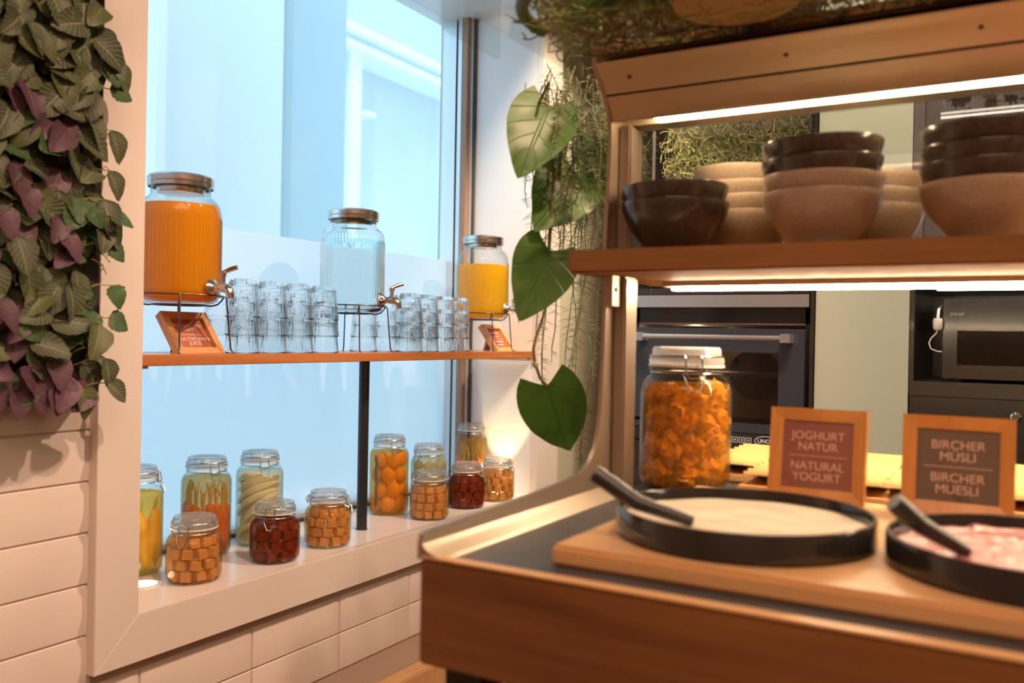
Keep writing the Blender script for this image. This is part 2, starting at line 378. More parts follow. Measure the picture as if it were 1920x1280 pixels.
MB().box(-2.02, 3.0, 3.6, 3.7, 0, 2.8).build('wall_rear', m_wall, smooth=0, kind='structure')
MB().box(2.6, 2.7, -2.6, 3.6, 0, 2.8).build('wall_right', m_wall, smooth=0, kind='structure')
MB().box(-2.02, 2.7, -2.7, -2.6, 0, 2.8).build('wall_front', m_wall, smooth=0, kind='structure')
MB().box(-2.02, 2.7, -2.7, 3.7, -.1, 0).build('floor', m_floor, smooth=0, kind='structure')
MB().box(-2.02, 2.7, -2.7, 3.7, 2.8, 2.9).build('ceiling', m_ceil, smooth=0, kind='structure')
MB().box(TX - .005, TX + .055, .2, 2.99, .02, .172).build('baseboard_left', m_boardw, smooth=0, bevel=.004, kind='structure')

# window: mitred frame, reveal, sill, metal jamb, glass, privacy film
win = struct('window_1')
FW = .098; ft = .028
def rail(name, quad):            # quad in (y, z)
    b = MB(); b.prism(quad, 'x', FX - ft, FX); b.build(name, m_white, win, smooth=0, bevel=.0012)
oy0, oy1, oz0, oz1 = NY0 - FW, NY1 + .15, NZ0 - FW, NZ1 + FW
rail('frame_stile', [(oy0, oz0), (NY0, NZ0), (NY0, NZ1), (oy0, oz1)])
rail('frame_stile', [(NY1, NZ0), (oy1, oz0), (oy1, oz1), (NY1, NZ1)])
rail('frame_rail', [(oy0, oz0), (oy1, oz0), (NY1, NZ0), (NY0, NZ0)])
rail('frame_rail', [(NY0, NZ1), (NY1, NZ1), (oy1, oz1), (oy0, oz1)])
MB().box(GX - .06, FX - ft, NY0 - .015, NY1 + .015, NZ0 - .03, NZ0).build('window_sill', m_white, win, smooth=0)
MB().box(GX - .06, FX - ft, NY1, NY1 + .018, NZ0, NZ1).build('reveal_panel', m_reveal, win, smooth=0)
MB().box(GX - .06, FX - ft, NY0 - .018, NY0, NZ0, NZ1).build('reveal_panel', m_reveal, win, smooth=0)
MB().box(GX - .06, FX - ft, NY0, NY1, NZ1, NZ1 + .018).build('reveal_panel', m_reveal, win, smooth=0)
for x0, x1, y0, m, nm in [(GX - .03, -1.912, NY1 - .035, m_alu, 'jamb_profile'), (-1.912, -1.906, NY1 - .022, m_gasket, 'gasket_strip'), (-1.906, -1.883, NY1 - .030, m_alu, 'jamb_profile'),
                          (-1.883, -1.858, NY1 - .040, m_strip, 'wood_cover_strip'), (-1.858, -1.846, NY1 - .020, m_alu, 'jamb_profile'), (-1.846, -1.839, NY1 - .012, m_gasket, 'gasket_strip')]:
    MB().box(x0, x1, y0, NY1, NZ0, NZ1).build(nm, m, win, smooth=0)
MB().box(GX - .03, -1.912, NY0, NY0 + .035, NZ0, NZ1).build('jamb_profile', m_alu, win, smooth=0)
MB().box(GX - .03, -1.918, NY0 + .035, NY1 - .035, NZ0, NZ0 + .022).build('sill_profile', m_alu, win, smooth=0, bevel=.003)
MB().box(-1.9175, -1.910, NY0 + .035, NY1 - .035, NZ0, NZ0 + .009).build('gasket_strip', m_gasket, win, smooth=0)
MB().box(GX - .006, GX, NY0 + .03, NY1 - .03, NZ0 + .02, NZ1).build('glass_pane', m_pane, win, smooth=0)
MB().box(GX + .0005, GX + .0009, NY0 + .03, NY1 - .03, NZ0 + .02, EYE + .287).build('privacy_film', m_film, win, smooth=0)
# small screw caps on the reveal above the lamp
# ------------------------------------------------------------------ outside: a lane with panelled columns and a facade
m_ext = pm('exterior_panel', (.70, .72, .73), .6, c2=(.68, .70, .72), scale=.6)
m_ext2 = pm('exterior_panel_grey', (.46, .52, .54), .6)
m_conc = pm('exterior_concrete', (.64, .67, .68), .8, c2=(.58, .62, .63), scale=.9)
m_exw = pm('exterior_white', (.92, .93, .93), .5)
m_lane = pm('lane_paving', (.84, .86, .87), .8, c2=(.80, .82, .84), scale=2)
MB().box(-16, -2.1, -6, 22, -.6, -.5).build('ground_outside', m_lane, smooth=0, kind='structure')
def ext_column(label, x0, x1, y0, y1, h, mat, joint=None):
    t = thing('facade_column', label, 'column', ((x0 + x1) / 2, (y0 + y1) / 2, -.5))
    a, c = (x1 - x0) / 2, (y1 - y0) / 2
    MB().prism([(-a, -c), (a - .03, -c), (a, -c + .03), (a, c - .03), (a - .03, c), (-a, c)], 'z', 0, h).build('column_shaft', mat, t, smooth=0)
    MB().box(-a - .03, a + .03, -c - .03, c + .03, 0, .12).build('plinth', m_ext2, t, smooth=0)
    return t
ext_column('broad pale blue panelled column right outside the window', -4.3, -3.5, 2.72, 3.52, 7, m_ext)
ext_column('darker blue-grey column behind the broad one outside', -5.3, -4.55, 4.60, 5.22, 7, m_ext2)
t = thing('cover_strip', 'thin upright strip at the edge of the broad column outside', 'trim', (-3.72, 3.60, -.5))
MB().box(-.02, .02, -.028, .028, 0, 7).build('strip_profile', m_ext, t, smooth=0, bevel=.006)
t = thing('building_facade', 'pale concrete facade with a stepped white lintel across the lane', 'building', (-6.5, 7.5, -.5))
MB().box(-1.2, -.35, -8, 9, 0, 4.76).build('lower_wall', m_conc, t, smooth=0)
MB().box(-1.2, 0, -8, 9, 5.03, 10).build('upper_wall', m_conc, t, smooth=0)
MB().box(-1.2, .10, -8, 9, 4.92, 5.03).build('lintel', m_exw, t, smooth=0, bevel=.02)
MB().box(-1.2, .0, -8, 9, 4.86, 4.92).build('lintel', m_ext, t, smooth=0)
MB().box(-1.2, .06, -8, 9, 4.76, 4.86).build('lintel', m_exw, t, smooth=0, bevel=.02)
MB().box(-.35, -.05, .04, .24, 0, 4.76).build('pilaster', m_exw, t, smooth=0)
MB().box(-.35, .02, .26, .42, 4.10, 4.16).build('wall_light', m_exw, t, smooth=0, bevel=.01)
t = thing('far_facade', 'bright far building with pink and cyan panels at the lane end', 'building', (-13, 5.6, -.5))
MB().box(-.3, 0, -6, 9, 0, 9).build('facade_wall', m_exw, t, smooth=0)
m_pk = pm('pink_panel', (.85, .35, .80), .5); m_cy = pm('cyan_panel', (.15, .75, .9), .5); m_vi = pm('violet_panel', (.45, .3, .85), .5)
for y in range(-6, 9):
    for k in range(4):
        MB().box(0, .03, y + .1, y + .62, 1.2 + k * 2.0, 2.6 + k * 2.0).build('panel', [m_pk, m_cy, m_vi, m_ext][(y * 3 + k) % 4], t, smooth=0)

# ------------------------------------------------------------------ window shelf and post
SH = EYE - .05
t = thing('window_shelf', 'long reddish wooden shelf spanning the window niche', 'shelf', (-1.70, 2.0, SH))
MB().box(-.10, .135, -.822, .832, -.0235, 0).build('shelf_board', m_shelfw, t, smooth=0, bevel=.0012)
MB().box(-.09, .125, -.822, -.795, -.029, -.0235).build('support_batten', m_shelfw, t, smooth=0)
MB().box(-.09, .125, .80, .832, -.034, -.0235).build('support_batten', m_white, t, smooth=0, label='white support batten')
t = thing('shelf_post', 'slim black post holding up the window shelf', 'post', (-1.693, 2.035, NZ0))
MB().lathe([(0, 0), (.0155, 0), (.0155, SH - .0235 - NZ0), (0, SH - .0235 - NZ0)], 32).build('post_tube', m_post, t)
MB().lathe([(0, 0), (.017, 0), (.017, .004), (.0155, .005)], 32).build('post_foot', m_post, t)

# ------------------------------------------------------------------ drink dispensers
def dispenser(label, y, kind, taprot):
    x = -1.682; z = SH + .1125
    t = thing('drink_dispenser', label, 'dispenser', (x, y, z), taprot, 'drink dispensers on the window shelf')
    out = [(0, .004), (.05, .002), (.070, .0), (.082, .006), (.089, .020), (.090, .032), (.090, .040), (.090, .045), (.090, .19), (.090, .200), (.0895, .208), (.086, .222), (.078, .234), (.067, .242), (.065, .246), (.065, .262), (.068, .264), (.068, .268)]
    if kind == 'water':
        inn = [(.064, .266), (.0625, .262), (.0625, .246), (.065, .239), (.076, .231), (.0835, .220), (.087, .206), (.0872, .19), (.0872, .045), (.0872, .032), (.086, .021), (.079, .009), (.068, .007), (0, .008)]
        MB().lathe(out + inn, 240, 60, .0018, (.044, .195)).build('glass_body', m_solid2, t, 60)
    else: MB().lathe(out, 240, 60, .0032, (.044, .192)).build('glass_body', m_disp, t, 60)
    MB().lathe([(.070, .262), (.072, .262), (.0725, .270), (.0705, .272), (.0725, .274), (.0725, .284), (.069, .288), (.067, .289), (.063, .2865), (0, .2865)], 64).build('lid', m_lid, t)
    MB().lathe([(0, .248), (.05, .249), (.053, .255), (.053, .262), (0, .262)], 48).build('strainer', m_brass if kind == 'water' else m_lid, t, label='yellow strainer under the lid' if kind == 'water' else None)
    lev = {'orange': .222, 'yellow': .188, 'water': .205}[kind]
    mat = {'orange': m_orange, 'yellow': m_yellow, 'water': m_water}[kind]
    pr = [(0, .007), (.068, .005), (.079, .010), (.0855, .022), (.0867, .034), (.0867, .045), (.0867, min(lev, .19))]
    if lev > .2: pr += [(.0865, .205)] + ([(.083, .222)] if lev > .21 else [])
    pr += [(0, lev)]
    MB().lathe(pr, 240, 60, .0016, (.04, .19)).build('juice' if kind != 'water' else 'water', mat, t, 50)
    # tap faces +X
    tp = MB(); tp.lathe([(0, 0), (.019, 0), (.020, .003), (.017, .008), (.011, .013), (.009, .016), (.009, .03)], 24, c=(.0895, 0, .036), axis=(1, 0, 0))
    tp.tube([(.115, 0, .036), (.124, 0, .036), (.134, 0, .034), (.141, 0, .028), (.144, 0, .018), (.145, 0, .012)], [.011, .0115, .011, .010, .0085, .008], 14)
    tp.lathe([(0, .04), (.006, .04), (.006, .060), (.008, .061), (.008, .070), (0, .071)], 16, c=(.122, 0, .0))
    tap = tp.build('tap', m_chrome, t)
    lv = MB(); lv.tube([(.120, 0, .069), (.126, .004, .072), (.138, .010, .078), (.150, .016, .082)], [.004, .005, .006, .0055], 10); lv.build('tap_lever', m_chrome, tap)
    if kind == 'water':
        MB().lathe([(.008, 0), (.021, 0), (.021, .004), (.008, .004)], 24, c=(.0858, 0, .036), axis=(1, 0, 0)).build('tap_washer', m_rubber, t, label='white rubber washer of the tap')
    # stand
    s = thing('dispenser_stand', {'orange': 'dark wire stand under the deep orange juice dispenser', 'water': 'dark wire stand under the clear water dispenser', 'yellow': 'dark wire stand under the pale yellow juice dispenser'}[kind], 'stand', (x, y, SH), .12, 'wire stands of the drink dispensers')
    MB().ring((0, 0, .131), .0965, .0018).build('top_ring', m_wire, s)
    MB().ring((0, 0, .1095), .060, .0018).build('cradle_ring', m_wire, s)
    for k in range(4):
        a = PI / 4 + k * PI / 2; d = Vector((math.cos(a), math.sin(a), 0))
        pts = [d * .128 + Vector((0, 0, .002)), d * .119 + Vector((0, 0, .0025)), d * .114 + Vector((0, 0, .010)), d * .110 + Vector((0, 0, .05)), d * .103 + Vector((0, 0, .126)), d * .100 + Vector((0, 0, .131)), d * .097 + Vector((0, 0, .131)), d * .094 + Vector((0, 0, .124)), d * .083 + Vector((0, 0, .112)), d * .070 + Vector((0, 0, .1085)), d * .059 + Vector((0, 0, .1085))]
        MB().tube(pts, .0019, 8).build('leg', m_wire, s)
dispenser('ribbed glass dispenser filled with deep orange juice, steel lid and tap', 1.366, 'orange', .15)
dispenser('ribbed glass dispenser of clear water with steel lid', 1.962, 'water', .25)
dispenser('ribbed glass dispenser half full of pale yellow juice, steel lid', 2.657, 'yellow', .1)

# framed cards leaning under two of the dispensers
m_terra = pm('terracotta_card', (.42, .12, .055), .5); m_print = pm('white_print', (.78, .74, .70), .5)
m_card1 = pm('dusty_rose_card', (.34, .13, .10), .45); m_card2 = pm('grey_brown_card', (.16, .115, .085), .45)
m_print2 = pm('pink_print', (.92, .64, .50), .5); m_cover = glass('card_cover', (.98, .98, .98), (.9, .9, .9), .6, .05, 4)
def leaning_card(label, y, body1, body2):
    t = thing('framed_card', label, 'sign', (-1.628, y, SH + .001), rot=(0, 0, 0), group='framed cards on the window shelf')
    W, H, D, a = .128, .118, .020, math.radians(37)
    Mx = Matrix.Rotation(-a, 3, 'Y')
    def tr(b): b.v = [tuple(Mx @ Vector(v)) for v in b.v]; return b
    b = MB(); w_ = .017
    for q in [(-W / 2, W / 2, 0, w_), (-W / 2, W / 2, H - w_, H), (-W / 2, -W / 2 + w_, w_, H - w_), (W / 2 - w_, W / 2, w_, H - w_)]:
        b.box(-D, 0, q[0], q[1], q[2], q[3])
    zoff = D * math.sin(a)
    fr = tr(b).build('frame', m_framew2, t, smooth=0, loc=(0, 0, 0))
    tr(MB().box(-D + .002, -.009, -W / 2 + w_ - .001, W / 2 - w_ + .001, w_ - .001, H - w_ + .001)).build('card', m_terra, t, smooth=0)
    rot = (Mx.to_4x4() @ Matrix(((0, 0, 1, 0), (1, 0, 0, 0), (0, 1, 0, 0), (0, 0, 0, 1)))).to_euler()
    if body1: text(body1, .0125, m_print, t, Mx @ Vector((-.0086, 0, H * .66)), rot, line=.85)
    if body2: text(body2, .0135, m_print, t, Mx @ Vector((-.0086, 0, H * .34)), rot, line=.85)
    tr(MB().box(-.0088, -.0084, -.036, .036, H * .49, H * .5)).build('rule_line', m_print, t, smooth=0)
    if not body1:            # the photo shows only faint unreadable lines here
        for h, l in ((.72, .028), (.60, .020), (.40, .030), (.29, .018)): tr(MB().box(-.0088, -.0084, -l, l, H * h - .002, H * h + .002)).build('printed_line', m_print, t, smooth=0)
    p = MB(); q0 = Mx @ Vector((-D, 0, H * .78))
    p.box(-.004, .004, -.018, .018, 0, 1); 
    base = Vector((-.088, 0, .0)); top = q0
    p.v = [((base.x + (top.x - base.x) * v[2]) + v[0], v[1], base.z + (top.z - base.z) * v[2]) for v in p.v]
    p.build('prop', m_framew2 if y > 2 else m_gasket, t, smooth=0, label=None)
    t.location.z = SH + D * math.sin(a) * 0 + .0005
    return t
leaning_card('wooden framed terracotta card leaning under the deep orange juice dispenser', 1.392, 'MULTIVITAMIN\nSAFT', 'MULTIVITAMIN\nJUICE')
leaning_card('wooden framed terracotta card leaning under the pale yellow juice dispenser', 2.745, '', '')

# ------------------------------------------------------------------ tumblers, upside down in nested stacks
def tumbler():
    H, r0, r1, w_ = .092, .041, .0315, .0021
    pr = [(0, H - .013), (r1 - .006, H - .013), (r1 - .0032, H - .0145), (r1 - .001, H - .020), (r0 - w_, .004), (r0 - w_ + .0004, .0006), (r0 - .001, 0), (r0 - .0002, .0008), (r0 - .0002, .004), (r0 - .0010, .009), (r1 + .0016, H - .015), (r1 + .0010, H - .009), (r1 - .003, H - .001), (r1 - .006, H), (r1 - .010, H - .0015), (0, H - .002)]
    return tag(MB().lathe([pr[0]] + pr[1:], 144, 24, .0011, (.0085, .0805)).build('tumbler', m_solid, None, 50), '', 'glass', 'upside-down tumblers stacked on the window shelf')
tproto = tumbler(); first = True
NEST = .0425
stacks = []
names = ['first', 'second', 'third', 'fourth', 'fifth', 'sixth']
for i, y in enumerate((1.513, 1.605, 1.698, 1.794)): stacks.append((-1.635, y, 3, f'{names[i]} front stack right of the deep orange juice'))
for i, y in enumerate((1.500, 1.592, 1.684, 1.776)): stacks.append((-1.733, y + .028, 3 if i else 2, f'{names[i]} rear stack right of the deep orange juice'))
for i, (x, y, n) in enumerate([(-1.635, 2.174, 3), (-1.640, 2.268, 3), (-1.645, 2.362, 3), (-1.650, 2.456, 3)]): stacks.append((x, y, n, f'{names[i]} front stack between water and yellow juice'))
for i, (x, y, n) in enumerate([(-1.738, 2.085, 2), (-1.733, 2.178, 2), (-1.735, 2.271, 3), (-1.738, 2.364, 3)]): stacks.append((x, y, n, f'{names[i]} rear stack between water and yellow juice'))
for x, y, n, lab in stacks:
    for k in range(n):
        lev = {2: ['bottom', 'top'], 3: ['bottom', 'middle', 'top']}[n][k]
        l = f'clear ribbed tumbler, {lev} of the {lab}'
        loc = (x + R.uniform(-.0015, .0015), y + R.uniform(-.0015, .0015), SH + .0005 + k * NEST); rz = R.uniform(0, 6)
        if first: tproto.location = loc; tproto.rotation_euler.z = rz; tproto['label'] = l; first = False
        else: dup(tproto, loc, rz, l)

# ------------------------------------------------------------------ preserving jars on the sill
def arc(cx, r, a0, a1, z, n=8): return [(r * math.cos(a0 + (a1 - a0) * i / n), r * math.sin(a0 + (a1 - a0) * i / n), z) for i in range(n + 1)]
def jar_thing(name, label, H, loc, bail, brine, fill=None, r=.063, group='preserving jars on the window sill', sq=.03):
    t = thing(name, label, 'jar', loc, bail, group)
    k = r / .063; sb = H - .152 + .084 if H < .3 and r < .07 else H * .66     # where the straight side ends
    nk = .050 * k; s = k
    top = H - .032 * s
    out = [(0, .003), (r * .75, .001), (r * .9, .003), (r * .97, .009 * s), (r, .018 * s), (r, sb), (r * .985, sb + .006 * s), (r * .94, sb + .014 * s), (r * .86, sb + .021 * s), (nk * .97, sb + .025 * s), (nk * .95, top - .008 * s), (nk * 1.0, top - .006 * s), (nk * 1.03, top - .003 * s), (nk * 1.0, top)]
    MB().lathe(out, 64, square=sq).build('glass_body', m_jar, t, 60)
    MB().lathe([(nk * .93, top), (nk * 1.05, top), (nk * 1.05, top + .0032 * s), (nk * .93, top + .0032 * s)], 48).build('rubber_seal', m_rubber, t, label='pale rubber sealing ring')
    z = top + .0032 * s
    MB().lathe([(0, z), (nk * 1.02, z), (nk * 1.04, z + .004 * s), (nk * 1.03, z + .009 * s), (nk * .97, z + .0115 * s), (nk * .95, z + .013 * s), (nk * .95, z + .021 * s), (nk * .90, z + .0245 * s), (nk * .72, z + .0245 * s), (nk * .68, z + .022 * s), (nk * .3, z + .021 * s), (0, z + .021 * s)], 48).build('lid', m_lidg if r < .07 else m_lidbig, t, 40)
    w_ = MB(); q = .0012 * s
    w_.ring((0, 0, top - .008 * s), nk * .985, q, 40, 6); w_.ring((0, 0, z + .012 * s), nk * 1.0, q, 40, 6)
    a = nk * 1.06; hw = .011 * s; zl = top - .008 * s
    w_.tube([(nk * .99, -hw, z + .012 * s), (a, -hw, z + .010 * s), (a + .003 * s, -hw, zl + .004 * s), (a + .002 * s, -hw * .6, zl - .006 * s), (a + .003 * s, hw * .6, zl - .006 * s), (a + .003 * s, hw, zl + .004 * s), (a, hw, z + .010 * s), (nk * .99, hw, z + .012 * s)], q, 6)
    w_.tube([(nk, -hw * 1.3, zl), (a + .008 * s, -hw * 1.2, zl - .006 * s), (r * 1.04, -hw * .5, zl - .024 * s), (r * 1.05, hw * .5, zl - .025 * s), (a + .008 * s, hw * 1.2, zl - .006 * s), (nk, hw * 1.3, zl)], q, 6)
    w_.tube([(-nk * 1.0, -hw, z + .012 * s), (-a - .006 * s, -hw, z + .004 * s), (-a - .004 * s, 0, zl), (-a - .006 * s, hw, z + .004 * s), (-nk, hw, z + .012 * s)], q, 6)
    w_.build('wire_bail', m_bail, t)
    if brine:
        fl = fill or sb + .022 * s; g = .0022
        pr = [(0, .006), (r * .74, .0045), (r * .88, .0065), (r * .95, .012 * s), (r - g, .02 * s), (r - g, min(sb, fl))]
        if fl > sb + .01 * s: pr += [(r * .985 - g, sb + .006 * s), (r * .94 - g, sb + .013 * s)]
        if fl > sb + .018 * s: pr += [(r * .86 - g, sb + .0195 * s)]
        pr += [(0, fl)]
        MB().lathe(pr, 48, square=sq).build('brine', brine, t, 60)
    return t, sb
ZS = NZ0 + .0004
def facing(x, y): return math.atan2(-y, -x)      # direction from the jar to where people stand
br_amber = liquid('amber_brine', (.97, .80, .52), (.80, .48, .20), .2)
br_red = liquid('beetroot_brine', (.76, .38, .24), (.28, .10, .06), .2)
br_oil = liquid('golden_brine', (.95, .82, .42), (.88, .62, .16), .36)
br_pale = liquid('pale_brine', (.93, .93, .78), (.78, .74, .52), .42)
br_fen = liquid('fennel_brine', (.95, .95, .85), (.80, .77, .56), .34)
br_car = liquid('carrot_brine', (.95, .80, .52), (.58, .40, .17), .30)
br_lem = liquid('lemon_brine', (.97, .72, .34), (.80, .46, .09), .25)
m_pump = pm('pumpkin_flesh', (.72, .46, .25), .5, c2=(.64, .38, .19), scale=40, sss=.0)
m_beet = pm('beetroot_flesh', (.34, .15, .09), .45, c2=(.42, .19, .11), scale=40)
CUBES = {}
def cube_mesh(mat):
    if mat.name not in CUBES:
        import bmesh
        ms = []
        for v in range(3):
            bm = bmesh.new(); bmesh.ops.create_cube(bm, size=1.0)
            for q in bm.verts: q.co += Vector((R.uniform(-.07, .07), R.uniform(-.07, .07), R.uniform(-.07, .07)))
            bmesh.ops.bevel(bm, geom=bm.edges[:], offset=.05, segments=1, affect='EDGES')
            me = bpy.data.meshes.new('pickled_cube'); bm.to_mesh(me); bm.free(); me.materials.append(mat); ms.append(me)
        CUBES[mat.name] = ms
    return CUBES[mat.name]
def fill_cubes(x, y, z, sb, mat, s, lab, grp, seed):
    q = random.Random(seed); dirn = facing(x, y); ms = cube_mesh(mat)
    rows = 4; pit = .0246
    for ri, rc in ((0, .0605 - s * .68), (1, .0605 - s * 1.80)):
        n = max(3, int(2 * PI * rc / (s * 1.13)))
        for k in range(rows):
            off = q.uniform(0, 6.28)
            for j in range(n):
                a = off + 2 * PI * j / n
                d = (a - dirn + PI) % (2 * PI) - PI
                rk = rc - (.0075 if k == rows - 1 else 0) + q.uniform(-.001, .0005)
                if ri == 0 and abs(d) > 1.75 and k < rows - 1: continue
                if ri == 1 and k < rows - 1: continue
                if q.random() < .05 and k == rows - 1: continue
                sc = s * q.uniform(.88, 1.0)
                h = sc * q.uniform(.95, 1.02)
                M = Matrix.Translation((x + rk * math.cos(a), y + rk * math.sin(a), z + .0065 + s * .53 + k * pit)) @ Matrix.Rotation(a + q.uniform(-.2, .2), 4, 'Z') @ Matrix.Rotation(q.uniform(-.22, .22), 4, 'X') @ Matrix.Diagonal((sc, sc, h, 1))
                o = link('pickled_cube', q.choice(ms), M=M); tag(o, lab, 'vegetable', grp)
def cubes_jar(label, x, y, bail, red, s, cubelab, grp, seed):
    t, sb = jar_thing('preserving_jar', label, .152, (x, y, ZS), bail, br_red if red else br_amber, .108)
    fill_cubes(x, y, ZS, sb, m_beet if red else m_pump, s, cubelab, grp, seed)
cubes_jar('short jar of orange pumpkin cubes, nearest the round sill light', -1.662, 1.403, -1.15, 0, .0232, 'orange pumpkin cube inside the short jar nearest the sill light', 'pumpkin cubes in the jar by the sill light', 1)
cubes_jar('short jar of dark red beet cubes in front of the white fennel jar', -1.643, 1.637, -1.0, 1, .0228, 'dark red beet cube in the short jar before the fennel', 'beet cubes in the jar before the fennel', 2)
cubes_jar('short jar of orange pumpkin cubes just left of the black post', -1.644, 1.834, .45, 0, .0232, 'orange pumpkin cube in the short jar left of the post', 'pumpkin cubes in the jar left of the post', 3)
cubes_jar('short jar of orange pumpkin cubes in front of the pale artichoke jar', -1.630, 2.286, -1.9, 0, .0232, 'orange pumpkin cube in the short jar before the artichokes', 'pumpkin cubes in the jar before the artichokes', 4)
cubes_jar('short jar of dark red beet cubes between two pumpkin jars', -1.637, 2.508, .2, 1, .0228, 'dark red beet cube in the short jar between two pumpkin jars', 'beet cubes in the jar between pumpkin jars', 5)
cubes_jar('short jar of orange pumpkin cubes at the far end of the sill', -1.621, 2.680, 1.1, 0, .0232, 'orange pumpkin cube in the short jar at the sill end', 'pumpkin cubes in the jar at the sill end', 6)

m_pep = pm('yellow_pepper', (.80, .55, .09), .4, c2=(.70, .50, .06), scale=20); m_stalk = pm('pepper_stalk', (.35, .40, .10), .6)
def seg(p0, p1, n): return [tuple(Vector(p0).lerp(Vector(p1), i / n)) for i in range(n + 1)]
# tall jar of peppers
x, y = -1.825, 1.367
jar_thing('preserving_jar', 'tall jar of long yellow peppers half hidden by the window frame', .255, (x, y, ZS), .6, br_oil, .195)
d0 = facing(x, y)
for i in range(9):
    a = d0 - 1.7 + 3.4 * i / 8; rc = .046; ph = R.uniform(-.35, .35)
    p = [(x + rc * math.cos(a + ph * (j / 6 - .5)), y + rc * math.sin(a + ph * (j / 6 - .5)), ZS + .014 + .135 * j / 6 + R.uniform(0, .004)) for j in range(7)]
    o = thing('pickled_pepper', 'long yellow pickled pepper standing in the tall jar behind the frame', 'vegetable', p[0], 0, 'yellow peppers in the tall jar')
    pl = [Vector(q) - Vector(p[0]) for q in p]
    MB().tube(pl, [.003, .009, .0125, .0130, .0125, .011, .005], 10).build('flesh', m_pep, o, 60)
    MB().tube([pl[-1], pl[-1] + Vector((.002, .001, .010)), pl[-1] + Vector((.004, 0, .022))], [.003, .0025, .002], 6).build('stalk', m_stalk, o)
# carrots
m_car = pm('carrot_flesh', (.78, .22, .035), .45, c2=(.66, .16, .025), scale=30, bump=.15, bscale=90); m_cst = pm('carrot_stems', (.62, .52, .18), .6)
def carrots(x, y, lab, grp, n, hi):
    d0 = facing(x, y)
    for i in range(n):
        a = d0 - 2.0 + 4.0 * i / (n - 1); rc = .0485; h = hi + R.uniform(-.01, .01)
        o = thing('pickled_carrot', lab, 'vegetable', (x + rc * math.cos(a), y + rc * math.sin(a), ZS + .009), a, grp)
        MB().lathe([(0, 0), (.004, .003), (.0075, .02), (.0098, .06), (.0112, h - .014), (.0105, h - .004), (.006, h), (0, h + .001)], 14).build('root', m_car, o, 60)
        s_ = MB()
        for k in range(5):
            s_.tube([(R.uniform(-.003, .003), R.uniform(-.003, .003), h - .002), (R.uniform(-.008, .003), R.uniform(-.007, .007), h + .03), (R.uniform(-.014, .002), R.uniform(-.011, .011), h + R.uniform(.045, .062))], [.0019, .0016, .0011], 5)
        s_.build('stems', m_cst, o)
x, y = -1.83, 1.581
jar_thing('preserving_jar', 'tall jar of whole carrots behind the short pumpkin jar by the sill light', .255, (x, y, ZS), -.35, br_car, .200)
carrots(x, y, 'whole pickled carrot in the tall jar beside the white fennel jar', 'carrots in the left carrot jar', 12, .118)
x, y = -1.792, 2.772
jar_thing('preserving_jar', 'tall jar of whole carrots at the far corner of the sill', .255, (x, y, ZS), .2, br_car, .200, r=.060)
carrots(x, y, 'whole pickled carrot in the tall jar in the far sill corner', 'carrots in the corner jar', 12, .115)
# fennel slices: broad curved slabs pressed to the glass
m_fen2 = pm('fennel_core', (.40, .36, .20), .5, c2=(.50, .46, .27), scale=50)
m_fen = pm('fennel_flesh', (.86, .83, .62), .5, c2=(.74, .71, .48), scale=30, bump=.2, bscale=120)
x, y = -1.808, 1.743
jar_thing('preserving_jar', 'tall jar of whitish fennel slices between carrots and black post', .255, (x, y, ZS), -.55, br_fen, .203)
d0 = facing(x, y); q = random.Random(5)
spec = [(-1.3, .175, .1, .195, .02), (-1.2, .15, .6, .185, .022), (-1.4, .115, .9, .170, .02), (-1.5, .08, .9, .150, .02), (-1.2, .035, 1.1, .140, .022), (-.6, .015, 1.4, .110, .022), (.1, .012, 1.6, .075, .02), (-1.6, .012, -.2, .060, .02)]
spec += [(-1.9 + .05 * i, .02 + .021 * i, 1.9 - .05 * i, .035 + .0205 * i, .027) for i in range(0, 8, 1)]
for i, (a0, z0, a1, z1, w_) in enumerate(spec):
    rc = .0560 if i < 8 else .049; vs = []; n = 14
    for j in range(n + 1):
        u = j / n; a = d0 + a0 + (a1 - a0) * u; zz = z0 + (z1 - z0) * (1 - (1 - u) ** 2); ww = w_ * (.35 + .65 * math.sin(PI * min(1, .12 + u * .86)))
        for k, (dr, dz) in enumerate(((0, -.5), (0.0025, 0), (0, .5), (-.006, .4), (-.006, -.4))):
            vs.append(((rc + dr) * math.cos(a), (rc + dr) * math.sin(a), zz + dz * ww))
    b = MB(); b.add(vs, [(j * 5 + k, j * 5 + (k + 1) % 5, (j + 1) * 5 + (k + 1) % 5, (j + 1) * 5 + k) for j in range(n) for k in range(5)] + [tuple(range(5)), tuple(n * 5 + k for k in range(5))])
    o = b.build('fennel_slice', m_fen if i < 8 else m_fen2, None, 40, loc=(x, y, ZS)); tag(o, 'curved whitish fennel slice pressed to the glass of the tall pale jar', 'vegetable', 'fennel slices in the tall pale jar')
# lemons with rosemary
m_lem = pm('preserved_lemon', (.90, .56, .09), .35, c2=(.80, .42, .05), scale=14, bump=.1); m_ros = pm('rosemary', (.10, .14, .09), .6)
x, y = -1.780, 2.271
jar_thing('preserving_jar', 'tall jar of yellow preserved lemons with rosemary, right of the post', .255, (x, y, ZS), -.6, br_lem, .203)
d0 = facing(x, y); q = random.Random(11)
for k in range(4):
    for j in range(3):
        a = d0 - 1.35 + 1.25 * j + (.55 if k % 2 else 0)
        o = MB().ell((0, 0, 0), .0235, .021, .0275, 18, 12, Matrix.Rotation(q.uniform(-.7, .7), 3, 'X') @ Matrix.Rotation(q.uniform(0, 3), 3, 'Z'), .10, k * 3 + j).build('preserved_lemon', m_lem, None, 60, loc=(x + .0345 * math.cos(a), y + .0345 * math.sin(a), ZS + .034 + k * .0465))
        tag(o, 'yellow preserved lemon in the tall jar right of the post', 'fruit', 'lemons in the tall jar')
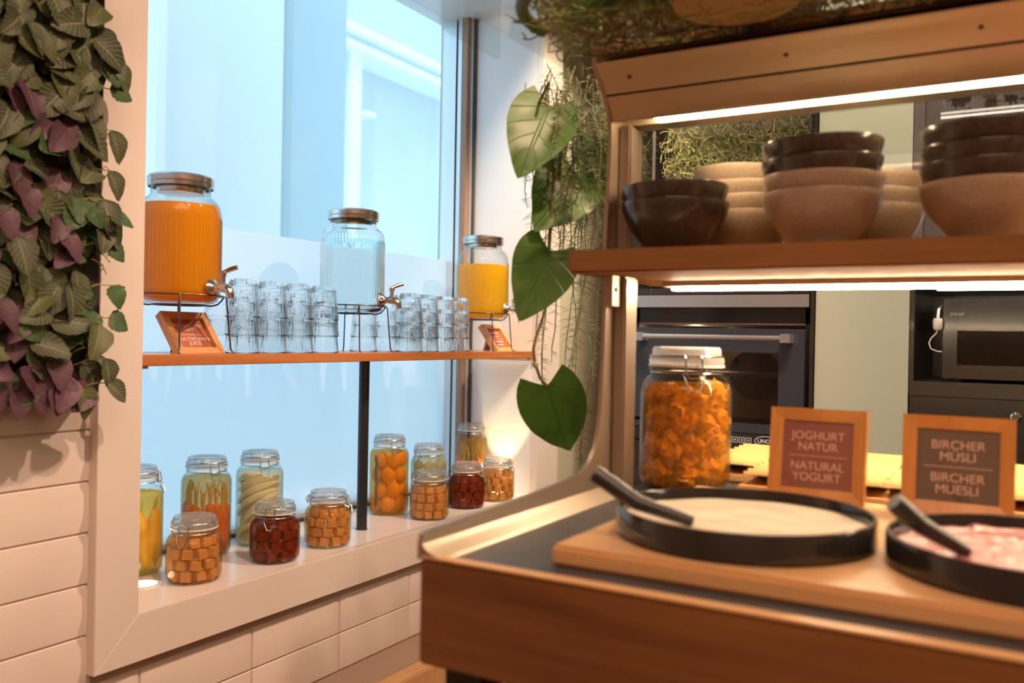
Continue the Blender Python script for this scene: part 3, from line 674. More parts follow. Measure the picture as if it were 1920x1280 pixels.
a = d0 - .78; c = Vector((x + .0585 * math.cos(a), y + .0585 * math.sin(a), ZS))
t = thing('rosemary_sprig', 'dark rosemary sprig upright inside the tall lemon jar', 'herb', c)
MB().tube([(0, 0, .02), (.001, .001, .10), (.0, .002, .185)], .0012, 6).build('stem', m_ros, t)
b = MB()
for i in range(130):
    z = .025 + .16 * i / 130; th = q.uniform(-1.2, 1.2) + a + PI / 2 + (PI if i % 2 else 0); l = q.uniform(.008, .014)
    d = Vector((math.cos(th), math.sin(th), .9)) * l * .75; d = d - Vector((math.cos(a), math.sin(a), 0)) * max(0, d.dot(Vector((math.cos(a), math.sin(a), 0))))
    b.tube([(0, 0, z), d + Vector((0, 0, z))], [.0011, .0006], 4)
o = b.build('needles', m_ros, t); o['kind'] = 'stuff'
# artichokes
m_art = pm('artichoke_heart', (.36, .38, .22), .55, c2=(.50, .46, .26), scale=25)
x, y = -1.747, 2.442
jar_thing('preserving_jar', 'medium jar of grey-green artichokes behind a short pumpkin jar', .213, (x, y, ZS), -1.7, br_pale, .165)
d0 = facing(x, y)
for k in range(4):
    for j in range(4):
        a = d0 - 1.5 + 1.0 * j + (.5 if k % 2 else 0)
        o = MB().ell((0, 0, 0), .0165, .0165, .020, 14, 9, Matrix.Rotation(R.uniform(-.8, .8), 3, 'X'), .2, k * 5 + j + 30).build('artichoke_heart', m_art, None, 60, loc=(x + .0415 * math.cos(a), y + .0415 * math.sin(a), ZS + .027 + k * .037))
        tag(o, 'grey-green artichoke heart in the medium jar', 'vegetable', 'artichokes in the medium jar')
# recessed sill lights
m_glow = emit('sill_light_glow', (1, .86, .62), 7)
def sill_light(label, x, y, e):
    t = thing('sill_light', label, 'light', (x, y, NZ0 + .0003), 0, 'round lights set in the sill')
    MB().lathe([(.030, .001), (.030, .003), (.036, .003), (.041, .0015), (.042, 0), (.030, 0)], 40).build('bezel', m_white, t)
    MB().lathe([(0, .0022), (.030, .0022)], 40).build('lens', m_glow, t)
    l = lamp('sill_lamp', 'SPOT', (x, y, NZ0 + .006), e, (1, .74, .36), (x, y, 2.5), spot_size=math.radians(62), spot_blend=.12, shadow_soft_size=.012)
sill_light('round glowing light in the sill beside the window frame', -1.717, 1.311, 2.2)
sill_light('round glowing light in the sill at the far end behind jars', -1.690, 2.775, 7.0)

# ------------------------------------------------------------------ leaves
def leaf_mesh(name, L_, W, mat, pw=.8, heart=0., cup=.12, droop=.15, serr=0., nx=8, ny=10, seed=0):
    q = random.Random(seed); b = MB(); vs = []; uv = {}
    for j in range(ny + 1):
        v = j / ny; w_ = W * .5 * (math.sin(PI * v ** pw) ** .75 + (.02 if j < ny else 0)) * (1.0 + .05 * q.uniform(-1, 1))
        if heart: w_ = W * .5 * max(.03, (math.sin(PI * (v * .93 + .07) ** .62)) ** .8) if v < 1 else 0.002
        if serr and 0 < j < ny: w_ *= 1 + serr * (1 if j % 2 else -1)
        for i in range(nx + 1):
            u = i / nx * 2 - 1
            yy = v * L_ - heart * L_ * .16 * (1 - v) ** 3 * (abs(u) ** 1.2) * 1.3
            zz = -droop * L_ * v * v + cup * W * (u * u) * math.sin(PI * min(1, v + .08)) + .03 * W * noise.noise(Vector((u * 1.5, v * 2.5, seed)))
            zz += .012 * W * math.cos(v * 7 * PI - abs(u) * 5) * abs(u)
            uv[len(vs)] = (u, v); vs.append((u * w_, yy, zz))
    b.add(vs, [(j * (nx + 1) + i, j * (nx + 1) + i + 1, (j + 1) * (nx + 1) + i + 1, (j + 1) * (nx + 1) + i) for j in range(ny) for i in range(nx)])
    b.uv = uv; return b.mesh(name, mat, 80)
def place_leaf(name, me, parent, p, tip, nrm, sc=1.0):
    y = Vector(tip).normalized(); z = Vector(nrm); z = (z - y * z.dot(y)).normalized(); x = y.cross(z)
    M = Matrix(((x.x, y.x, z.x, p[0]), (x.y, y.y, z.y, p[1]), (x.z, y.z, z.z, p[2]), (0, 0, 0, 1))) @ Matrix.Diagonal((sc, sc, sc, 1))
    return link(name, me, parent, M=M)
m_lf1 = leafmat('nerve_leaf', (.055, .072, .035), (.30, .31, .20), 8, .11, (.08, .10, .045), veinamt=.8)
m_lf2 = leafmat('olive_leaf', (.10, .12, .04), (.27, .30, .13), 6, .07, (.09, .12, .05), veinamt=.6)
m_lf3 = leafmat('dark_green_leaf', (.045, .10, .03), (.09, .16, .06), 5, .06, (.06, .13, .04), veinamt=.5)
m_lfp = leafmat('purple_leaf', (.125, .06, .088), (.2, .11, .14), 5, .04, (.12, .055, .085), veinamt=.4)
m_stem = pm('yellowish_stem', (.34, .27, .07), .6)
LM = {'nerve': [leaf_mesh('leaf', .062, .047, m_lf1, .75, cup=.16, droop=.3, seed=s) for s in range(4)],
      'olive': [leaf_mesh('leaf', .058, .045, m_lf2, .72, cup=.2, droop=.35, seed=s + 10) for s in range(3)],
      'dark': [leaf_mesh('leaf', .045, .046, m_lf3, .60, cup=.1, droop=.15, serr=.05, ny=12, seed=s + 20) for s in range(3)],
      'purple': [leaf_mesh('leaf', .060, .044, m_lfp, .70, cup=.14, droop=.25, seed=s + 30) for s in range(4)]}
PX = -1.505
plant = thing('plant_panel', 'wall panel of green and purple artificial leaves left of the window', 'plant', (PX, .85, 1.03))
m_back = pm('panel_backing', (.025, .022, .018), .8, c2=(.04, .035, .025), scale=60); m_edge = pm('panel_edge', (.30, .18, .12), .6)
MB().box(-.055, -.004, -.105, .196, -.005, .80).build('backing_board', m_back, plant, smooth=0)
MB().box(-.057, -.012, .196, .202, -.007, .80).build('edge_strip', m_edge, plant, smooth=0)
b = MB()
for i in range(170):                    # tangle of twigs close to the board
    p = Vector((R.uniform(-.003, .01), R.uniform(-.09, .195), R.uniform(0, .78))); pts = [p]
    for k in range(5): p = p + Vector((R.uniform(-.004, .008), R.uniform(-.014, .014), R.uniform(-.016, .014))); pts.append(p)
    b.tube(pts, .0008, 4)
b.build('twigs', m_back, plant, kind='stuff')
q = random.Random(21); pts = []
cand = 0
while len(pts) < 275 and cand < 9000:
    cand += 1
    yy = q.uniform(-.10, .215); zz = q.uniform(.0, .79); dx = q.uniform(.008, .055)
    lim = .176 + .018 * math.sin(zz * 23) + .012 * math.sin(zz * 41 + 1)
    if yy > lim: continue
    if any((yy - a) ** 2 + (zz - c) ** 2 + (dx - d) ** 2 * .35 < .0185 ** 2 for a, c, d in pts): continue
    pts.append((yy, zz, dx))
pur = [(-.01, .06), (.02, .12), (-.02, .25), (.04, .27), (.06, .03), (.09, .045), (.02, .36), (.07, .47), (.10, .44), (.03, .50), (.08, .39), (.09, .28), (.0, .32), (.075, .24), (.13, .02), (-.03, .14)]
for i, (yy, zz, dx) in enumerate(pts):
    kind = q.choice(['nerve'] * 6 + ['olive'] * 3 + ['dark'] * 2)
    if any((yy - a) ** 2 + (zz - c) ** 2 < .026 ** 2 for a, c in pur) and q.random() < .8: kind = 'purple'
    elif .18 < zz < .34 and yy > .10 and q.random() < .6: kind = 'dark'
    a = q.gauss(0, .9); tip = Vector((q.uniform(.15, .65), math.sin(a) * .8 + (.25 if yy > .15 else 0), -math.cos(a) * .9 - .1))
    nrm = Vector((1, q.uniform(-.35, .35), q.uniform(.1, .7)))
    p = Vector((dx, yy, zz)) - tip.normalized() * .025
    place_leaf('leaf', q.choice(LM[kind]), plant, p, tip, nrm, q.uniform(.86, 1.22))
for yy, zz, k, a in [(.205, .60, 'olive', .7), (.203, .475, 'nerve', .4), (.20, .265, 'dark', .9), (.21, .19, 'dark', .4), (.205, .13, 'dark', 1.1), (.20, .055, 'nerve', .2), (.205, .01, 'nerve', .9), (.19, .345, 'olive', .1), (.20, .40, 'nerve', .5), (.15, .005, 'olive', .3), (.20, .55, 'dark', 1.4)]:
    p = Vector((.03, yy - .014, zz + .012)); tip = Vector((.25, math.sin(a), -math.cos(a)))
    place_leaf('leaf', q.choice(LM[k]), plant, p, tip, Vector((1, .1, .35)), q.uniform(.85, 1.1))
    MB().tube([Vector((.012, yy - .075, zz - .004)), Vector((.026, yy - .04, zz + .012)), p], [.0014, .0012, .001], 5).build('twig', m_stem, plant)
for yy, zz in [(.05, .0), (.02, -.005), (.085, -.002), (-.02, .01), (.06, .015), (.11, .005)]:
    tip = Vector((.35, q.uniform(-.4, .4), -1)); place_leaf('leaf', q.choice(LM['purple']), plant, (.035, yy, zz + .03), tip, (1, .1, .4), 1.0)
for i in range(26):
    yy, zz = q.uniform(-.02, .18), q.uniform(0, .62); p = Vector((.02, yy, zz)); e = p + Vector((q.uniform(.01, .03), q.uniform(.01, .045), q.uniform(-.03, .02)))
    MB().tube([p, (p + e) / 2 + Vector((.008, 0, .004)), e], [.0013, .0011, .0009], 5).build('twig', m_stem, plant)

# ------------------------------------------------------------------ counter
CH = EYE - .24
ct = thing('serving_counter', 'walnut fronted serving counter with a dark top', 'counter', (-.56, .775, 0))
MB().box(-.004, 1.9, 0, .016, CH - .112, CH + .001).build('front_panel', m_counterw, ct, smooth=0, bevel=.003)
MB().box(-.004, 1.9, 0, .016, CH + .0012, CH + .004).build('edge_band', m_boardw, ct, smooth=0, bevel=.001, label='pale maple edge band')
MB().box(0, 1.9, .016, 1.28, CH - .04, CH).build('top', m_top, ct, smooth=0)
MB().box(-.004, .012, .016, 1.28, CH - .112, CH - .0405).build('side_panel', m_counterw, ct, smooth=0)
for x0, y0 in ((.012, .03), (.012, 1.2), (1.8, .03)):
    MB().box(x0, x0 + .045, y0, y0 + .045, 0, CH - .04).build('leg', m_blackmatt, ct, smooth=0)
MB().box(.35, 1.88, .12, 1.25, .1, CH - .04).build('carcass', m_blackmatt, ct, smooth=0)
# steel end plate: low flange sweeping up into the lower upright
ep = thing('steel_end_plate', 'brushed steel end plate curving up at the left of the counter', 'panel', (-.562, 0, 0))
E0 = EYE
pl = [(.776, -.24), (.776, -.222), (.779, -.214), (.786, -.2105), (1.0, -.205), (1.12, -.200), (1.165, -.195), (1.192, -.183), (1.210, -.165), (1.221, -.140), (1.228, -.11), (1.233, -.06), (1.237, 0), (1.240, .0965), (1.315, .0965), (1.315, -.24)]
MB().prism([(a, E0 + c) for a, c in pl], 'x', -.006, .0).build('plate', m_steel, ep, smooth=30)
MB().prism([(0.0, CH), (.024, CH), (.020, CH + .004), (.006, CH + .009), (0, CH + .016)], 'y', .777, 1.24).build('foot_flange', m_steel, ep, smooth=60)
MB().box(0.0, .020, 1.268, 1.315, CH + .0005, E0 + .0965).build('upright_channel', m_steel, ep, smooth=0, bevel=.003)
MB().box(0.0, .012, 1.236, 1.262, E0 + .050, E0 + .0965).build('shelf_bracket', m_steel, ep, smooth=0)
MB().lathe([(0, .0), (.004, 0), (.003, .0025), (0, .003)], 16, c=(.012, 1.249, E0 + .075), axis=(1, 0, 0)).build('screw', m_wire, ep)
# upper wooden shelf
m_prof = pm('strip_profile', (.45, .36, .30), .6)
us = thing('upper_shelf', 'thick brown wooden shelf holding the bowls above the counter', 'shelf', (-.60, 1.185, E0 + .097))
MB().box(0, 1.75, 0, .36, 0, .034).build('shelf_board', m_ledgew, us, smooth=0, bevel=.0025)
MB().box(.07, 1.7, .205, .235, -.009, -.0003).build('led_profile', m_prof, us, smooth=0)
m_led = emit('led_diffuser', (1, .77, .50), 88)
MB().box(.085, 1.7, .209, .231, -.0150, -.009).build('led_strip', m_led, us, smooth=0, label='glowing white light strip under the shelf')
# canopy with its uprights and light strip
cp = thing('canopy', 'coppery metal canopy beam with a light strip above the bowls', 'canopy', (-.562, 0, 0))
up = [(1.235, .1315), (1.248, .30), (1.246, .333), (1.232, .355), (1.224, .366), (1.205, .384), (1.187, .398), (1.184, .412), (1.335, .412), (1.335, .1315)]
MB().prism([(a, E0 + c) for a, c in up], 'x', -.006, 0).build('end_plate', m_steel, cp, smooth=0)
MB().box(0, .020, 1.275, 1.325, E0 + .1315, E0 + .331).build('upright_channel', m_steel, cp, smooth=0, bevel=.003)
def band(name, pts):      # bent sheet band along X; pts (y, z)
    n = len(pts); a = [(y, E0 + z) for y, z in pts]; bk = [(y + .004, E0 + z + .002) for y, z in pts[::-1]]
    MB().prism(a + bk, 'x', .0005, 1.9).build(name, m_canopy, cp, smooth=40)
band('lower_band', [(1.2475, .333), (1.243, .342), (1.236, .352), (1.226, .3635)])
band('upper_band', [(1.224, .3665), (1.215, .376), (1.205, .3845), (1.195, .392), (1.187, .398), (1.184, .402)])
MB().box(.0005, 1.9, 1.229, 1.335, E0 + .3645, E0 + .411).build('beam_core', m_blackmatt, cp, smooth=0)
MB().box(.0005, 1.9, 1.2485, 1.262, E0 + .333, E0 + .345).build('bottom_lip', m_canopy, cp, smooth=0)
MB().box(.0005, 1.9, 1.292, 1.335, E0 + .333, E0 + .345).build('bottom_lip', m_canopy, cp, smooth=0)
m_led2 = emit('canopy_diffuser', (1, .70, .40), 42)
MB().box(.06, 1.9, 1.262, 1.292, E0 + .335, E0 + .345).build('led_strip', m_led2, cp, smooth=0, label='broad glowing white light strip')
for x in (.045, .27, .5): MB().lathe([(0, 0), (.003, 0), (.002, .0015), (0, .002)], 12, c=(x, 1.2055, E0 + .3825), axis=(0, -1, -1.1)).build('screw', m_wire, cp)
gp = thing('glass_screen', 'clear glass screen standing behind the stacks of bowls', 'glass screen', (-.605, 1.532, E0 + .1315))
MB().box(0, 1.5, 0, .008, 0, .25).build('pane', m_screen, gp, smooth=0)
MB().box(-.002, -.0003, 0, .008, 0, .25).build('edge_trim', m_alu, gp, smooth=0)

# ------------------------------------------------------------------ bowls
m_bd = pm('dark_bowl', (.045, .032, .026), .22, c2=(.075, .055, .045), scale=140, coat=.3)
m_bl = pm('speckled_bowl', (.42, .33, .25), .3, c2=(.33, .25, .18), scale=260, coat=.3)
def bowl(mat, label):
    t = thing('bowl', label, 'bowl', group='bowls on the upper shelf')
    pr = [(0, .002), (.034, .002), (.036, 0), (.039, 0), (.040, .004), (.052, .016), (.066, .034), (.0755, .052), (.0795, .064), (.081, .072), (.0805, .0735), (.079, .073), (.077, .064), (.072, .050), (.062, .033), (.048, .016), (.036, .008), (0, .007)]
    MB().lathe(pr, 56).build('bowl_body', mat, t, 60)
    return t
pd, plt = None, None
def stack(x, y, seq, lab, tilt=.0):
    global pd, plt
    z = E0 + .1315
    pos = ['bottom', 'second', 'third', 'top'] if len(seq) == 4 else (['bottom', 'middle', 'top'] if len(seq) == 3 else ['lower', 'upper'])
    for k, c in enumerate(seq):
        l = f"{'dark brown' if c == 'd' else 'speckled beige'} bowl, {pos[k]} of the {lab}"
        rot = (R.uniform(-.03, .03) + (tilt if k == len(seq) - 1 else 0), R.uniform(-.02, .05) * (k > 0), R.uniform(0, 6))
        loc = (x, y, z + .0005 + k * .0235)
        if k == 0: rot = (0, 0, rot[2])
        src = pd if c == 'd' else plt
        if src is None:
            src = bowl(m_bd if c == 'd' else m_bl, l); src.location = loc; src.rotation_euler = rot
            if c == 'd': pd = src
            else: plt = src
        else: dup(src, loc, 0, l, rot=rot)
stack(-.472, 1.285, 'dd', 'pair at the left end of the shelf')
stack(-.258, 1.285, 'lldd', 'front mixed stack in the middle of the shelf')
stack(-.055, 1.285, 'lddd', 'front stack at the right of the shelf')
stack(-.412, 1.437, 'llll', 'rear stack behind the dark pair')
stack(-.222, 1.447, 'lll', 'rear stack behind the middle one')

# ------------------------------------------------------------------ on the counter
ctop = CH + .0005
bd = thing('serving_board', 'long maple serving board under the two black pans', 'board', (-.436, .832, ctop))
MB().box(0, 1.5, 0, .47, 0, .022).build('board_slab', m_boardw, bd, smooth=0, bevel=.004)
ZB = ctop + .0225
m_yog = pm('yogurt', (.66, .57, .45), .25, bump=.3, bscale=14, sss=.2); m_mus = pm('berry_muesli', (.30, .085, .08), .3, c2=(.46, .19, .18), scale=45, bump=1.0, bscale=70)
m_enamel = pm('black_enamel', (.018, .016, .015), .16, coat=.4)
def pan(x, y, label, food, foodname, foodlab, mat, bumpy):
    t = thing('serving_pan', label, 'pan', (x, y, ZB))
    r = .140
    MB().lathe([(0, 0), (r - .004, 0), (r, .003), (r, .029), (r - .001, .031), (r - .004, .031), (r - .005, .029), (r - .005, .005), (0, .004)], 96).build('pan_body', m_enamel, t, 50)
    n = 72; vs = []; fs = []; rg = 26
    for i in range(rg + 1):
        rr = (r - .0056) * i / rg
        for k in range(n):
            a = 2 * PI * k / n; p = Vector((rr * math.cos(a), rr * math.sin(a), 0)); h = .0185
            h += (.0022 * noise.noise(p * 22) if not bumpy else .0045 * noise.noise(p * 55) + .003 * noise.noise(p * 120)) - (.002 if i == rg else 0)
            vs.append((p.x, p.y, h))
    fs = [(i * n + k, i * n + (k + 1) % n, (i + 1) * n + (k + 1) % n, (i + 1) * n + k) for i in range(rg) for k in range(n)]
    o = MB().add(vs, fs).build(foodname, mat, None, 80, loc=(x, y, ZB)); tag(o, foodlab, 'food', None, 'stuff')
pan(-.277, .990, 'round black pan of white yogurt on the maple board', 0, 'yogurt', 'smooth white yogurt filling the left black pan', m_yog, False)
pan(.012, .990, 'round black pan of pink berry muesli on the maple board', 0, 'berry_muesli', 'lumpy pink berry muesli in the right black pan', m_mus, True)
m_ladle = pm('black_utensil', (.02, .019, .02), .3, coat=.2)
def ladle(label, a, rim, c):
    t = thing('serving_spoon', label, 'spoon', a)
    a, rim, c = Vector(a), Vector(rim), Vector(c); P = lambda v: Vector(v) - a
    d = (c - a).normalized()
    MB().tube([P(a), P(a + (rim - a) * .5), P(rim), P(rim + (c - rim) * .6), P(c)], [.0095, .0098, .0088, .0075, .006], 12).build('handle', m_ladle, t, 60)
    b = MB(); ang = math.atan2(d.y, d.x)
    b.ell(P(c + Vector((d.x, d.y, 0)) * .030 + Vector((0, 0, -.0135))), .036, .024, .0045, 20, 8, Matrix.Rotation(ang, 3, 'Z')); b.build('spoon_head', m_ladle, t, 60)
ladle('black serving spoon resting in the yogurt pan', (-.412, .887, EYE - .147), (-.366, .898, EYE - .176), (-.310, .918, EYE - .193))
ladle('black serving spoon resting in the berry muesli pan', (-.111, .904, EYE - .148), (-.088, .917, EYE - .170), (-.050, .940, EYE - .194))
# framed signs
def counter_sign(label, x0, x1, y, card, b1, b2, rz):
    W = x1 - x0; H = .127; t = thing('framed_sign', label, 'sign', (x0, y, ZB), rot=(math.radians(-7), 0, rz), group='framed signs on the counter')
    w_ = .017; d = .017
    fr = MB()
    for q in [((0, 0), (W, 0), (W - w_, w_), (w_, w_)), ((w_, H - w_), (W - w_, H - w_), (W, H), (0, H)), ((0, 0), (w_, w_), (w_, H - w_), (0, H)), ((W - w_, w_), (W, 0), (W, H), (W - w_, H - w_))]:
        vs = [(a, 0, c) for a, c in q] + [(a, d, c) for a, c in q]
        inner = [i for i, (a, c) in enumerate(q) if .001 < a < W - .001 and .001 < c < H - .001]
        for i in inner: vs[i] = (vs[i][0], .006, vs[i][2])
        fr.add(vs, [(0, 1, 2, 3), (7, 6, 5, 4), (0, 4, 5, 1), (1, 5, 6, 2), (2, 6, 7, 3), (3, 7, 4, 0)])
    fr.build('frame', m_framew, t, smooth=0)
    MB().box(w_, W - w_, .0085, .012, w_, H - w_).build('card', card, t, smooth=0)
    MB().box(w_, W - w_, .0062, .0066, w_, H - w_).build('cover_glass', m_cover, t, smooth=0)
    text(b1, .0160, m_print2, t, (W / 2, .0082, H * .645), (PI / 2, 0, 0), bold=0, line=.94, spacing=1.0)
    text(b2, .0160, m_print2, t, (W / 2, .0082, H * .315), (PI / 2, 0, 0), bold=0, line=.94, spacing=1.0)
    MB().box(w_ + .008, W - w_ - .008, .0079, .0084, H * .482, H * .489).build('rule_line', m_print2, t, smooth=0)
    p = MB(); p.prism([(.017, H * .7), (.019, H * .7), (.050, .006), (.047, .006)], 'x', W / 2 - .015, W / 2 + .015); p.build('prop', m_framew, t, smooth=0)
counter_sign('wooden framed rose sign for natural yogurt behind the left pan', -.320, -.192, 1.262, m_card1, 'JOGHURT\nNATUR', 'NATURAL\nYOGURT', -.03)
counter_sign('wooden framed grey-brown sign for bircher muesli behind the right pan', -.147, -.017, 1.262, m_card2, 'BIRCHER\nMÜSLI', 'BIRCHER\nMUESLI', 0)
# big jar of pickled cauliflower
bx, by = -.492, 1.408
br_big = liquid('orange_brine', (.98, .70, .30), (.85, .48, .10), .28)
t, sb = jar_thing('large_preserving_jar', 'large clip-top jar of orange pickled cauliflower on the counter', .234, (bx, by, ctop), -1.05, br_big, .172, r=.074, group=None)
m_cau = pm('cauliflower', (.86, .58, .20), .5, c2=(.72, .38, .08), scale=40, bump=1.0, bscale=130)
q = random.Random(4); d0 = facing(bx, by)
for k in range(4):
    for j in range(5):
        a = d0 - 1.75 + .85 * j + (.4 if k % 2 else 0)
        c = Vector((bx + .043 * math.cos(a), by + .043 * math.sin(a), ctop + .031 + k * .0385 + q.uniform(-.006, .006)))
        o = thing('cauliflower_floret', 'orange pickled cauliflower floret in the large clip-top jar', 'vegetable', c, 0, 'cauliflower florets in the large jar')
        b = MB(); outd = Vector((math.cos(a), math.sin(a), q.uniform(-.4, .6)))
        for i in range(9):
            v = Vector((q.gauss(0, 1), q.gauss(0, 1), q.gauss(0, 1))).normalized() * q.uniform(.008, .017)
            e_ = q.uniform(.008, .014); b.ell(v, e_, e_ * q.uniform(.7, 1.2), e_ * q.uniform(.7, 1.3), 12, 9, None, .9, i + k * 9 + j * 31)
        b.build('curd', m_cau, o, 70)
        e = Vector((-math.cos(a) * .012, -math.sin(a) * .012, q.uniform(-.008, .004)))
        MB().tube([(0, 0, 0), e, e * 1.7], [.007, .006, .005], 8).build('stalk', m_cau, o)
# cheese slices fanned on a wooden platter
m_ch = pm('cheese', (.93, .76, .40), .4, c2=(.91, .72, .34), scale=6, sss=.25); m_chr = pm('cheese_edge', (.90, .62, .20), .45)
pf = thing('cheese_platter', 'wooden platter of cheese slices at the back of the counter', 'platter', (-.50, 1.385, ctop))
MB().prism([(.10, 0), (1.1, 0), (1.1, .575), (0, .575), (0, .11), (.10, .11)], 'z', 0, .014).build('platter_board', m_boardw, pf, smooth=0, bevel=.003)
cm = MB().box(-.05, .05, -.05, .05, 0, .0055).mesh('cheese_slice', m_ch, 0)
order = ['first', 'second', 'third', 'fourth', 'fifth', 'sixth', 'seventh', 'eighth', 'ninth', 'tenth', 'eleventh', 'twelfth']
for i in range(8):
    for k in range(12):
        if i == 0 and k < 3: continue
        M = Matrix.Translation((-.447 + .1035 * i + R.uniform(-.0015, .0015), 1.448 + .034 * k + R.uniform(-.002, .002), ctop + .0146 + .0075)) @ Matrix.Rotation(R.uniform(-.02, .02), 4, 'Z') @ Matrix.Rotation(-.17, 4, 'X')
        o = link('cheese_slice', cm, M=M)
        tag(o, f'pale yellow cheese slice, {order[k]} from the front, {order[i]} column from the big jar', 'cheese', 'cheese slices on the platter')

# ------------------------------------------------------------------ clear acrylic planter above, and what grows on it
az = E0 + .4145
ac = thing('acrylic_tray', 'clear acrylic tray carrying plants above the canopy', 'tray', (-.635, .97, az))
MB().box(0, 1.85, 0, 1.13, 0, .006).build('tray_floor', m_acryl, ac, smooth=0)
MB().box(-.05, 1.85, -.008, -.002, -.010, .12).build('front_wall', m_acryl, ac, smooth=0, bevel=.002)
MB().box(-.05, -.044, -.002, .14, -.010, .12).build('side_wall', m_acryl, ac, smooth=0, bevel=.002)
pk = thing('wooden_plank', 'rough brown plank lying on the acrylic tray along the canopy', 'plank', (-.585, 1.215, az + .0065))
MB().box(0, 1.75, 0, .10, 0, .018).build('plank_board', wood('rough_plank', (.42, .22, .07), (.25, .12, .035), 'x', 9, .6, dark=(.12, .06, .02)), pk, smooth=0, bevel=.004)
m_wick = pm('wicker', (.55, .42, .20), .6)
bk = thing('wicker_basket', 'pale wicker basket on the acrylic tray, only its base in view', 'basket', (-.33, 1.10, az + .0065))
b = MB()
for i in range(14): b.ring((0, 0, .004 + .006 * i), .075 + .0035 * min(i, 8), .0036, 40, 6)
b.build('wicker_coils', m_wick, bk)
b = MB()
for i in range(12): b.ring((0, 0, .004), .006 * (i + .5), .0036, 32, 6)
b.build('basket_base', m_wick, bk)
m_gr = leafmat('trailing_leaf', (.075, .17, .022), (.045, .11, .015), 5, .05, (.095, .20, .03), rough=.38, trans=.3, veinamt=.5)
m_bl2 = leafmat('blue_lit_leaf', (.10, .16, .07), (.06, .11, .04), 5, .05, None, rough=.25, trans=.2, veinamt=.5)
BL = [leaf_mesh('leaf', .128, .100, m_gr, .7, heart=1, cup=.07, droop=.10, nx=10, ny=14, seed=40 + s) for s in range(3)]
vine = thing('trailing_vine', 'trailing vine with large glossy green leaves hanging before the window end', 'plant', (-.70, 1.30, az + .008))
vo = Vector(vine.location)
def vleaf(base, tip, nrm, sc, me):
    b_ = Vector((base[0], base[1], EYE + base[2])) - vo; t_ = Vector((tip[0], tip[1], EYE + tip[2])) - vo
    place_leaf('leaf', me, vine, b_, t_ - b_, nrm, sc * (t_ - b_).length / .128)
toc = Vector((.45, -.87, .05))
vleaf((-.72, 1.339, .395), (-.725, 1.252, .268), toc + Vector((.05, .05, .1)), 1.0, BL[0])
vleaf((-.72, 1.440, .300), (-.72, 1.312, .190), Vector((.75, -.3, .55)), 1.0, BL[1])
vleaf((-.72, 1.352, .150), (-.722, 1.268, .040), toc + Vector((.2, .2, .2)), 1.06, BL[2])
vleaf((-.72, 1.348, -.082), (-.712, 1.432, -.212), toc, .98, BL[0])
vleaf((-.69, 1.47, .36), (-.67, 1.48, .22), toc, .8, BL[1])
vleaf((-.66, 1.50, .33), (-.62, 1.52, .235), toc, .8, BL[2])
st = [(-.70, 1.30, .424), (-.735, 1.33, .40), (-.72, 1.36, .28), (-.722, 1.352, .150), (-.72, 1.338, .045), (-.72, 1.308, .0), (-.72, 1.299, -.02), (-.72, 1.307, -.045), (-.72, 1.325, -.068), (-.72, 1.348, -.082)]
MB().tube([Vector((a, c, EYE + d)) - vo for a, c, d in st], .0026, 8).build('stem', pm('vine_stem', (.20, .17, .07), .5), vine, 60)
MB().tube([Vector((a, c, EYE + d)) - vo for a, c, d in [(-.735, 1.33, .40), (-.728, 1.336, .402), (-.72, 1.339, .395)]], .0018, 6).build('stem', m_stem, vine)
MB().tube([Vector((a, c, EYE + d)) - vo for a, c, d in [(-.72, 1.36, .28), (-.72, 1.40, .305), (-.72, 1.44, .300)]], .0018, 6).build('stem', m_stem, vine)
MB().ell(Vector((-.72, 1.307, EYE - .045)) - vo, .006, .006, .006, 10, 7).build('stem_node', pm('stem_node', (.5, .5, .42), .5), vine)
# asparagus fern: hanging strands with fine needles
m_fern = [pm('fern_green', (.11, .165, .06), .6), pm('fern_olive', (.21, .21, .08), .6), pm('fern_grey', (.14, .19, .13), .6)]
fern = thing('hanging_fern', 'feathery hanging fern falling from the acrylic tray beside the canopy', 'plant', (-.66, 1.55, az + .01))
fo = Vector(fern.location); q = random.Random(77)
def strand(x, y, z, ln, mat, nl, dens, wob=.5):
    b = MB(); p = Vector((x, y, z)); n = max(6, int(ln / .03)); pts = [p.copy()]; d = Vector((q.uniform(-.10, .10), q.uniform(-.35, .3), q.uniform(-.5, .2)))
    for i in range(n):
        d = (d * .8 + Vector((q.uniform(-wob, wob) * .35, q.uniform(-wob, wob) * .4, -.42))).normalized(); p = p + d * (ln / n); p.x = min(max(p.x, -.83), -.66); p.y = min(max(p.y, 1.30), 1.76); pts.append(p.copy())
    b.tube([v - fo for v in pts], [.0011] * (len(pts) - 1) + [.0005], 4, False)
    for i in range(int(ln * dens)):
        u = q.uniform(0.05, 1) * n; k = min(int(u), n - 1); c = pts[k].lerp(pts[k + 1], u - k) - fo; t_ = (pts[k + 1] - pts[k]).normalized()
        a = q.uniform(0, 2 * PI); s_ = t_.orthogonal().normalized(); s2 = t_.cross(s_); dd = (s_ * math.cos(a) + s2 * math.sin(a)) + t_ * .45
        l = nl * q.uniform(.5, 1.15) * (1 - .5 * u / n); w_ = dd.cross(Vector((q.uniform(-1, 1), q.uniform(-1, 1), q.uniform(-1, 1)))).normalized() * .00055
        m_ = c + dd * l * .55 + Vector((0, 0, .002)); e = c + dd * l
        b.add([c - w_, c + w_, m_ + w_, m_ - w_, e], [(0, 1, 2, 3), (3, 2, 4)])
    o = b.build('frond', mat, fern, 0); return o
for i in range(36):
    q2 = q.random()
    x = q.uniform(-.80, -.69); y = q.uniform(1.37, 1.72); z = az + q.uniform(0, .06)
    strand(x, y, z, q.choice([.25, .35, .45, .55, .64]) * q.uniform(.85, 1.1), q.choice(m_fern), .036, 210)
